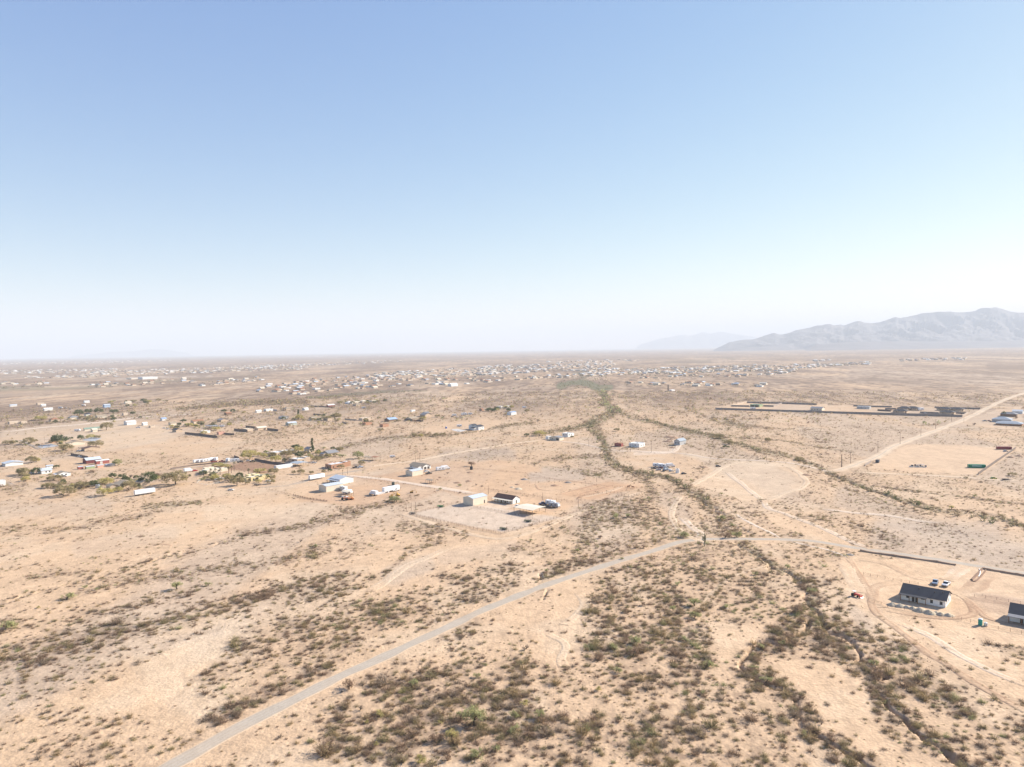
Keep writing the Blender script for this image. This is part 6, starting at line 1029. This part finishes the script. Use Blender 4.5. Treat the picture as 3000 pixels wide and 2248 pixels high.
# garden and yard trees of the settlement
YT = [(513, 1421, 58, 'o', 'biggest dark round tree beside the paddock', .75), (436, 1420, 42, 'd', 'dark evergreen right of the wide tan roofed house', .9), (312, 1260, 28, 'o', 'round crowned tree over the end of the stable', .9), (170, 1303, 28, 'd', 'tall dark tree between the two brown roofed houses', 1.2), (190, 1293, 14, 'd', 'small dark tree behind the wide cream house', 1.1), (236, 1289, 17, 'd', 'dark green evergreen on the paved yard, leftmost', .9), (265, 1285, 22, 'w', 'yellow green clipped tree on the paved yard', .6), (207, 1288, 12, 'd', 'small dark evergreen left of the paved yard', .7), (285, 1284, 18, 'o', 'flat olive bush tree right of the clipped tree', .5), (84, 1302, 26, 'o', 'olive tree left of the reddish house', .8), (25, 1303, 28, 'o', 'wide pale olive bush by the left edge', .5), (280, 1310, 34, 'o', 'pale olive tree over the brown roof', .6), (193, 1320, 34, 'o', 'olive bush left of the parked cars', .6),
 (92, 1357, 26, 'o', 'olive tree behind the long white house', .8), (108, 1354, 18, 'w', 'yellowish tree behind the long white house', .7), (148, 1354, 16, 'x', 'bare tree left of the maroon barn', .6), (73, 1393, 28, 'o', 'wide round olive tree left of the dark evergreen', .8), (106, 1390, 22, 'd', 'dark round evergreen beside the white gabled house', 1.), (343, 1364, 22, 'r', 'green tree at the end of the shed row', .9), (165, 1373, 14, 'd', 'dark tree beside the red trimmed shed', .8), (237, 1432, 36, 'o', 'wide olive tree left of the silver tank', .6), (192, 1453, 50, 'o', 'wide low olive tree on open sand at the left', .6), (305, 1453, 36, 'w', 'yellow olive tree in front of the wide tan roofed house', .7), (380, 1436, 36, 'o', 'olive tree in front of the tan roof gables', .8), (345, 1443, 26, 'w', 'yellowish tree below the tan roofed house', .6), (312, 1420, 34, 'w', 'bright yellow green tree behind the tan roofed house', .6), (330, 1402, 20, 'd', 'dark round tree in the orchard, left', .8), (358, 1402, 18, 'd', 'dark round tree in the orchard, right', .8), (381, 1401, 18, 'x', 'bare pinkish tree in the orchard', .9), (463, 1406, 14, 'w', 'small yellow green tree between the two big dark trees', .8), (402, 1413, 10, 'w', 'small yellow tree at the roof corner', .8), (160, 1408, 34, 'o', 'olive tree below the brown and white roofed house', .5), (275, 1385, 26, 'b', 'brown mesquite below the red sheds', .6), (465, 1395, 30, 'b', 'brown mesquite above the big dark trees', .6), (138, 1430, 26, 'o', 'small olive tree in the scrub at the lower left houses', .6),
 (290, 1212, 20, 'd', 'dark evergreen behind the long cream house', .9), (230, 1217, 22, 'd', 'green tree behind the dark roofed white house', .8), (260, 1211, 18, 'd', 'bluish green tree above the dark roofed white house', .8), (333, 1212, 20, 'd', 'dark spreading tree alone above the cube house', .7), (120, 1231, 28, 'w', 'golden olive tree left of the brown hip roof', .5), (177, 1230, 14, 'w', 'small golden tree right of the brown hip roof', .7), (325, 1182, 14, 'w', 'yellow tree behind the blue barn', .6), (392, 1180, 16, 'o', 'olive tree right of the cream low house', .6), (422, 1177, 16, 'd', 'dark tree in the upper left row', .6), (334, 1238, 8, 'w', 'little round yellow bush on the road side', .8),
 (537, 1238, 14, 'd', 'dark tree left of the rusty tan roof', .8), (553, 1250, 20, 'w', 'yellow green tree in front of the rusty roof, left', .6), (573, 1251, 14, 'w', 'yellow green tree in front of the rusty roof, middle', .7), (590, 1246, 20, 'o', 'olive tree at the right corner of the rusty roof', .7), (657, 1208, 15, 'd', 'dark tree left of the small brown house', .6), (682, 1210, 12, 'd', 'dark tree right of the small brown house', 1.), (715, 1211, 9, 'w', 'small yellow tree right of the small brown house', .7), (597, 1274, 16, 'w', 'olive tree inside the walled sand lot', .8), (632, 1261, 20, 'w', 'yellow olive tree above the pinkish block', .6), (876, 1231, 18, 'w', 'broad yellow green tree below a slender bare top', 1.), (918, 1227, 14, 'o', 'olive tree left of the flat tan house', .6), (955, 1231, 24, 'o', 'wide pale olive tree by the flat tan house', .6), (984, 1228, 26, 'o', 'pale olive tree behind the light poles', .8),
 (731, 1346, 38, 'w', 'large olive yellow tree left of the dark yard wall', .8), (808, 1353, 26, 'w', 'rounded yellow green tree at the horse yard', .8), (836, 1353, 24, 'b', 'brown tree right of the rounded yellow green one', .8), (838, 1338, 28, 'o', 'pale grey green tree between two pueblo houses', .7), (876, 1327, 24, 'w', 'big yellow green tree left of the small gabled house', .9), (868, 1316, 22, 'd', 'green tree behind the big yellow green one', .7), (777, 1327, 8, 'd', 'small dark round tree left of the sand pueblo house', 1.1), (796, 1321, 6, 'd', 'tiny dark tree above the sand pueblo house', 1.1), (926, 1347, 15, 'o', 'olive tree above the adobe house', .8), (945, 1346, 16, 'o', 'second olive tree above the adobe house', .7), (975, 1319, 12, 'd', 'dark round tree behind the grey roofed house', .9), (932, 1327, 11, 'd', 'dark tree right of the cypress', 1.1), (1050, 1343, 26, 'r', 'spreading green tree above the adobe house end', .8), (1059, 1361, 18, 'o', 'pale green tree by the pale blue pickup', .7), (1153, 1470, 26, 'r', 'green bush tree beside the yellow diggers', .6),
 (670, 1412, 24, 'o', 'grey olive tree left of the yellow house pair', .9), (694, 1423, 32, 'o', 'wide grey olive tree at the yellow house corner', .9), (701, 1402, 18, 'd', 'dark green tree behind the yellow house', 1.), (763, 1386, 30, 'w', 'yellow olive tree behind the yellow house', .5), (802, 1388, 26, 'o', 'pale olive tree right of the yellow house', .7), (799, 1408, 14, 'o', 'narrow grey tree at the right end of the yellow house', 1.3), (749, 1408, 9, 'd', 'small dark tree at the yellow house front', 1.4), (627, 1397, 9, 'd', 'small dark tree at the cream pueblo front', 1.1), (595, 1392, 20, 'd', 'dark bush left of the cream pueblo house', .6), (640, 1368, 30, 'w', 'yellow shrub tree on the brown yard, left', .4), (660, 1370, 26, 'w', 'yellow shrub tree on the brown yard, right', .4), (725, 1420, 12, 'o', 'small olive tree on the verge below the yellow house', .8), (860, 1389, 10, 'o', 'first small street tree right of the long shed', 1.2), (882, 1389, 18, 'o', 'second, wider street tree right of the long shed', .9), (912, 1390, 12, 'o', 'third street tree right of the long shed', 1.), (948, 1386, 11, 'o', 'fourth street tree before the workshop', 1.), (967, 1382, 11, 'd', 'dark street tree below the adobe house', .9), (1000, 1372, 16, 'o', 'olive tree before the adobe wall', .8), (556, 1398, 6, 'd', 'small dark tree left of the paddock', 1.4),
 (1115, 1262, 16, 'o', 'pale bush below the reddish adobe pair, left', .5), (1135, 1236, 12, 'b', 'brown tree behind the reddish adobe pair', .9), (1215, 1280, 14, 'o', 'grey green bush tree on the wash, leftmost', .8), (1233, 1281, 12, 'w', 'yellow green bush tree on the wash', .9), (1277, 1279, 16, 'o', 'grey green bush tree on the wash, third', .7), (1297, 1276, 14, 'o', 'grey green bush tree on the wash, right', .6), (1300, 1221, 14, 'b', 'brown tree left of the upper trailer group', .6), (1282, 1223, 14, 'o', 'olive tree beside the two storey tan house', .7), (1434, 1205, 20, 'd', 'dark flat topped tree right of the brown shed', .5), (1457, 1199, 10, 'd', 'small dark tree left of the large cream house', .7), (1543, 1207, 12, 'o', 'round olive bush on the plain right of the metal barn', .7), (1382, 1366, 26, 'b', 'wide brown bare mesquite behind the water tank', .95), (1543, 1279, 14, 'd', 'dark round bush left of the garage house', .7), (1581, 1277, 30, 'w', 'golden olive thicket behind the garage house', .5), (1676, 1283, 10, 'd', 'low dark bush at the white flat house', .6), (1807, 1263, 16, 'o', 'green bush alone right of the wash', .6), (1883, 1307, 6, 'd', 'small dark cypress at the low white house', 1.8), (1348, 1424, 14, 'g', 'pale bare tree on the lot behind the cream barn', .9), (1395, 1422, 12, 'x', 'bare small tree on the orange lot', .8), (1411, 1427, 12, 'x', 'second bare small tree on the orange lot', .8), (1289, 1436, 14, 'g', 'pale green small tree beside the pale lane', .8), (1311, 1389, 12, 'x', 'bare small tree by the motorhome lot', .8), (1345, 1445, 12, 'b', 'brown shrub tree by the lane', .6),
 (2942, 1220, 12, 'd', 'dark tree behind the blue hip roof, left', 1.3), (2976, 1226, 14, 'b', 'brown tree beside the blue hip roof', .9), (2855, 1246, 14, 'x', 'bare brown tree on the corner lot at the far right', .9), (2250, 1295, 16, 'o', 'green tree on the wash, middle right', .8), (2105, 1285, 24, 'o', 'wide green tree on the wash', .6), (2135, 1302, 20, 'o', 'second wide green tree on the wash', .6), (2343, 1350, 22, 'o', 'green tree at the wash near the thick pole', .8), (2965, 1395, 20, 'o', 'green bush tree below the slanting wall', .5), (2830, 1402, 10, 'o', 'yellowish bush at the lot fence corner', .5), (2128, 1314, 16, 'd', 'small dark green tree below the wash', .6), (2113, 1498, 12, 'g', 'green palo verde on the small side wash', .8)]
for a_ in YT: tree(a_[0], a_[1], a_[2], a_[3], a_[4], hk=a_[5] * 1.1)
tree(915, 1324, 12, 'c', 'slender dark cypress beside the small gabled house', hk=1.); tree(874, 1228, 8, 'c', 'slender bare topped tree above the yellow green crown', hk=1.1)
random.seed(21)
for (xa, ya, xb, yb, n, tl) in [(140, 1425, 420, 1418, 26, 'round the wide tan roofed house'), (60, 1400, 160, 1395, 8, 'near the white gabled house'), (590, 1400, 800, 1416, 24, 'round the two pueblo houses by the paved drive'), (720, 1345, 1010, 1335, 26, 'among the pueblo houses behind the horse yard'), (470, 1256, 680, 1246, 22, 'among the vehicle yards at the left'), (830, 1234, 1010, 1230, 16, 'round the tan houses in the upper middle'), (120, 1236, 420, 1220, 18, 'along the pale road at the left'), (20, 1300, 290, 1300, 14, 'near the brown roofed houses at the left'), (1000, 1240, 1260, 1226, 14, 'round the reddish adobe pair'), (300, 1186, 500, 1178, 12, 'in the upper left row of houses'), (990, 1182, 1130, 1176, 18, 'round the low houses above the slope'), (1400, 1206, 1500, 1200, 8, 'round the large cream houses')]:
    for k in range(n):
        t = random.random(); kk = random.choice('oowdg'); nm = {'o': 'olive', 'w': 'yellow olive', 'd': 'dark green', 'g': 'pale green'}[kk]
        tree(xa + (xb - xa) * t, ya + (yb - ya) * t + random.gauss(0, 7 if ya > 1300 else 4), (12 + 10 * random.random()) * (1 if ya > 1300 else .6), kk, '%s yard tree %s' % (nm, tl), '%s yard trees %s' % (nm, tl), .8 if kk != 'd' else 1.0)
# low houses on the slope
for k, (px, py, wc_, rc_, lb) in enumerate([(1020, 1184, 'white', 'white', 'low white house among trees above the slope'), (1040, 1181, 'cream', 'cream', 'cream house among trees above the slope'), (1062, 1180, 'sand', 'cream', 'sand coloured house among trees above the slope'), (1090, 1178, 'cream', 'tan', 'tan roofed house at the right end of the slope group'), (1043, 1190, 'tan', 'tan', 'small tan shed below the slope group')]):
    bld('ranch_house', lb, (px, py), 12, 10, 3, 'flat' if k % 2 else 'hip', 1.6, wc_, rc_, .4)
# drill rig on the plain
thing1('drill_rig', 1958, 1147, 'dark drilling mast standing on a cleared pad in the distance', 'rig', [('mast', lambda b: b.box(-1.2, -1.2, 0, 1.2, 1.2, 15), METAL), ('base', lambda b: b.box(-9, -4, 0, 9, 4, 1.6), METAL), ('truck', lambda b: b.box(9.5, -3, 0, 24, 3, 3.2), WHP)])

# ---------------------------------------------------------------- distant settlement
HP = []
for kd, wc_, rc_, ex in [('hip', 'tan', 'tan', 0), ('hip', 'cream', 'rust', 1), ('u', 'cream', 'cream', 0), ('flat', 'sand', 'cream', 1), ('hip', 'sand', 'grey', 1), ('u', 'tan', 'silver', 0), ('v', 'sand', 'rust', 0), ('flat', 'white', 'white', 0)]:
    o = bld('distant_house', 'x', None, 15, 12, 3.6, kd, 2.2, wc_, rc_, .5, extra=((15.003, 2, 6, 8, 3.2),) if (ex and kd == 'flat') else (((15.003, 2, 6, 8, 3.0),) if ex else ()), at=(0, 4000)); HP.append((o, wc_, kd, rc_))
BANDS = [  # (x0,y0,x1,y1, thickness, n, label tail)
 (1830, 1125, 2240, 1129, 5, 26, 'in new row before the far town'), (1500, 1110, 1680, 1102, 5, 22, 'in the tan row left of the green wash'), (0, 1127, 160, 1122, 5, 12, 'in the upper left cluster near the green wash'), (260, 1130, 560, 1116, 8, 26, 'in loose cluster at upper left'), (590, 1128, 760, 1110, 8, 26, 'in the cluster left of the olive wash'),
 (760, 1138, 1080, 1128, 11, 48, 'in the middle left of the far town'), (860, 1120, 1120, 1106, 6, 36, 'in the tan quarter of the far town'), (1080, 1128, 1480, 1108, 12, 46, 'in the near centre of the far town'), (1880, 1104, 2250, 1100, 5, 26, 'in the walled quarter of the far town at the right'), (850, 1155, 980, 1148, 5, 10, 'in the small group above the olive wash')]
FAR = [(0, 1092, 340, 1086, 6, 110), (70, 1107, 240, 1103, 3, 20), (240, 1100, 500, 1088, 9, 70), (500, 1090, 900, 1074, 8, 120), (680, 1078, 1180, 1058, 4, 90), (1100, 1106, 1500, 1080, 12, 150), (1400, 1088, 1800, 1070, 12, 170), (1600, 1062, 1860, 1056, 3, 24), (1700, 1094, 2250, 1078, 9, 180), (2240, 1082, 2400, 1070, 8, 40), (2400, 1072, 2550, 1064, 4, 36), (2250, 1096, 2330, 1086, 4, 20), (2640, 1056, 2830, 1052, 3, 20), (2250, 1022, 2550, 1018, 2, 30), (0, 1066, 500, 1058, 3, 60), (750, 1047, 1200, 1040, 3, 60), (1280, 1030, 1700, 1026, 2, 30), (2380, 1058, 2440, 1055, 2, 6)]
cnt = 0; used = set()
for (xa, ya, xb, yb, th, n, tail) in BANDS:
    for k in range(n):
        t = random.random(); px = xa + (xb - xa) * t; py = ya + (yb - ya) * t + (random.random() - .5) * 2 * th
        kk = random.randrange(len(HP)); pr, wc_, kd, rc_ = HP[kk]; o = pr if kk not in used else copy_tree(pr); used.add(kk)
        x, y = P(px, py); o.location = (x, y, hz1(x, y)); o.rotation_euler = (0, 0, GA + random.choice((0, math.pi / 2, math.pi, -math.pi / 2))); s = .75 + .4 * random.random(); o.scale = (s, s, s)
        L_ = '%s house, %s %sroof, %s' % (wc_, rc_, 'flat ' if kd == 'flat' else '', tail); tag(o, L_, 'house', L_.replace('house', 'houses', 1)); cnt += 1
# the town beyond, too many and too small to tell apart
V = []; Fc = []; C = []
WC = [(.72, .71, .68), (.62, .54, .43), (.50, .38, .27), (.55, .45, .35), (.70, .60, .45), (.34, .33, .33)]; RC = [(.75, .75, .73), (.32, .22, .15), (.3, .28, .27), (.55, .48, .38), (.40, .26, .18)]
def far_house(px, py, s):
    x, y = P(px, py); a = GA + random.choice((0, math.pi / 2)); c, sn = math.cos(a), math.sin(a); L = (7 + 5 * random.random()) * s; Wd = (5 + 3 * random.random()) * s; h = (3 + 1.2 * random.random()) * s; e = 1.8 * s
    pts = [(-L, -Wd, 0), (L, -Wd, 0), (L, Wd, 0), (-L, Wd, 0), (-L, -Wd, h), (L, -Wd, h), (L, Wd, h), (-L, Wd, h)]; o = len(V); z = hz1(x, y) - .3
    r2 = [(-L - .5, -Wd - .5, h), (L + .5, -Wd - .5, h), (L + .5, Wd + .5, h), (-L - .5, Wd + .5, h), (-L * .5, 0, h + e), (L * .5, 0, h + e)]
    for p in pts + r2: V.append((x + p[0] * c - p[1] * sn, y + p[0] * sn + p[1] * c, z + p[2]))
    w_, r_ = random.choice(WC), random.choice(RC); C.extend([w_] * 8 + [r_] * 6)
    Fc.extend([(o, o + 1, o + 5), (o, o + 5, o + 4), (o + 1, o + 2, o + 6), (o + 1, o + 6, o + 5), (o + 2, o + 3, o + 7), (o + 2, o + 7, o + 6), (o + 3, o, o + 4), (o + 3, o + 4, o + 7)])
    q = o + 8; Fc.extend([(q, q + 1, q + 5), (q, q + 5, q + 4), (q + 1, q + 2, q + 5), (q + 2, q + 3, q + 4), (q + 2, q + 4, q + 5), (q + 3, q, q + 4)])
for (xa, ya, xb, yb, th, n) in FAR:
    for k in range(int(n * 1.5)):
        t = random.random(); far_house(xa + (xb - xa) * t, ya + (yb - ya) * t + (random.random() - .5) * 2 * th, (.75 + .35 * random.random()) if ya > 1070 else 1.25)
HMT = attr_mat('distant_paint', rough=.8)
tag(link(bpy.data.objects.new('distant_town', npmesh('distant_town', np.array(V), np.array(Fc), HMT, np.array(C)))), 'pale roofs and walls of the far desert town', 'town', None, 'stuff')
# big pale buildings in the far left
bld('warehouse', 'large white school like block in the far left town', (418, 1112), 60, 45, 9, 'flat', 0, 'white', 'white', 0, cat='building'); bld('warehouse', 'long pale low block left of the large white one', (385, 1112), 40, 50, 5, 'flat', 0, 'cream', 'white', 0, cat='building')
bld('metal_barn', 'big white barn with a dark tree at the right of the far town centre', (1322, 1133), 26, 14, 6, 'u', 2.5, 'white', 'white', .3, cat='barn')
# town trees
x = []; 
for (xa, ya, xb, yb, th, n) in [b[:6] for b in BANDS] + FAR:
    m = int(n * (1.6 if ya > 1062 else .8) * (2.2 if xa >= 1700 and xb <= 2600 and ya > 1060 else 1))
    for k in range(m):
        t = random.random(); x.append((xa + (xb - xa) * t, ya + (yb - ya) * t + (random.random() - .5) * 2.2 * th))
x += [(1640 + 150 * random.random(), 1103 + 40 * random.random() ** 1.0) for _ in range(220)]
for pts, hw, n in [([(1770, 1150), (1775, 1180), (1805, 1208)], 14, 150), ([(1805, 1205), (1740, 1238), (1725, 1250), (1760, 1290), (1788, 1345)], 12, 170), ([(1740, 1240), (1640, 1262)], 6, 60), ([(1805, 1205), (1930, 1240), (2080, 1278), (2230, 1320)], 5, 150), ([(520, 1200), (700, 1183), (900, 1176)], 6, 150), ([(900, 1166), (1040, 1155), (1240, 1145)], 4, 120), ([(0, 1137), (150, 1133)], 3, 60), ([(1400, 1150), (1700, 1120)], 3, 50), ([(1880, 1115), (2000, 1112)], 5, 40), ([(30, 1246), (330, 1228)], 5, 70), ([(1720, 1085), (1700, 1105)], 8, 60), ([(2000, 1262), (2200, 1258)], 4, 40), ([(2440, 1392), (2560, 1442), (2760, 1500), (3000, 1545)], 6, 60), ([(1780, 1360), (1960, 1400), (2080, 1480)], 8, 70)]:
    for k in range(int(n * .62)):
        i = random.randrange(len(pts) - 1); t = random.random(); x.append((pts[i][0] * (1 - t) + pts[i + 1][0] * t + random.gauss(0, hw * .5), pts[i][1] * (1 - t) + pts[i + 1][1] * t + random.gauss(0, hw * .45)))
gx = np.array([P(*q) for q in x]); n = len(gx); sz = 1.6 + 2.6 * RNG.random(n); rr_ = RNG.random(n)
C = np.tile(np.array((.17, .175, .085)), (n, 1)); C[rr_ > .3] = (.29, .26, .15); C[rr_ > .65] = (.30, .23, .15); C *= (.8 + .4 * RNG.random(n))[:, None]
rg = np.hypot(gx[:, 0], gx[:, 1]); sz *= np.where(rg > 2500, 1.25, .85)
scatter('distant_trees', np.column_stack([gx[:, 0], gx[:, 1], hz(gx[:, 0], gx[:, 1]), sz, sz * 1.25, RNG.random(n) * 6.28, C]), T_LO, 'small dark trees among the far houses and along the washes', 'trees')
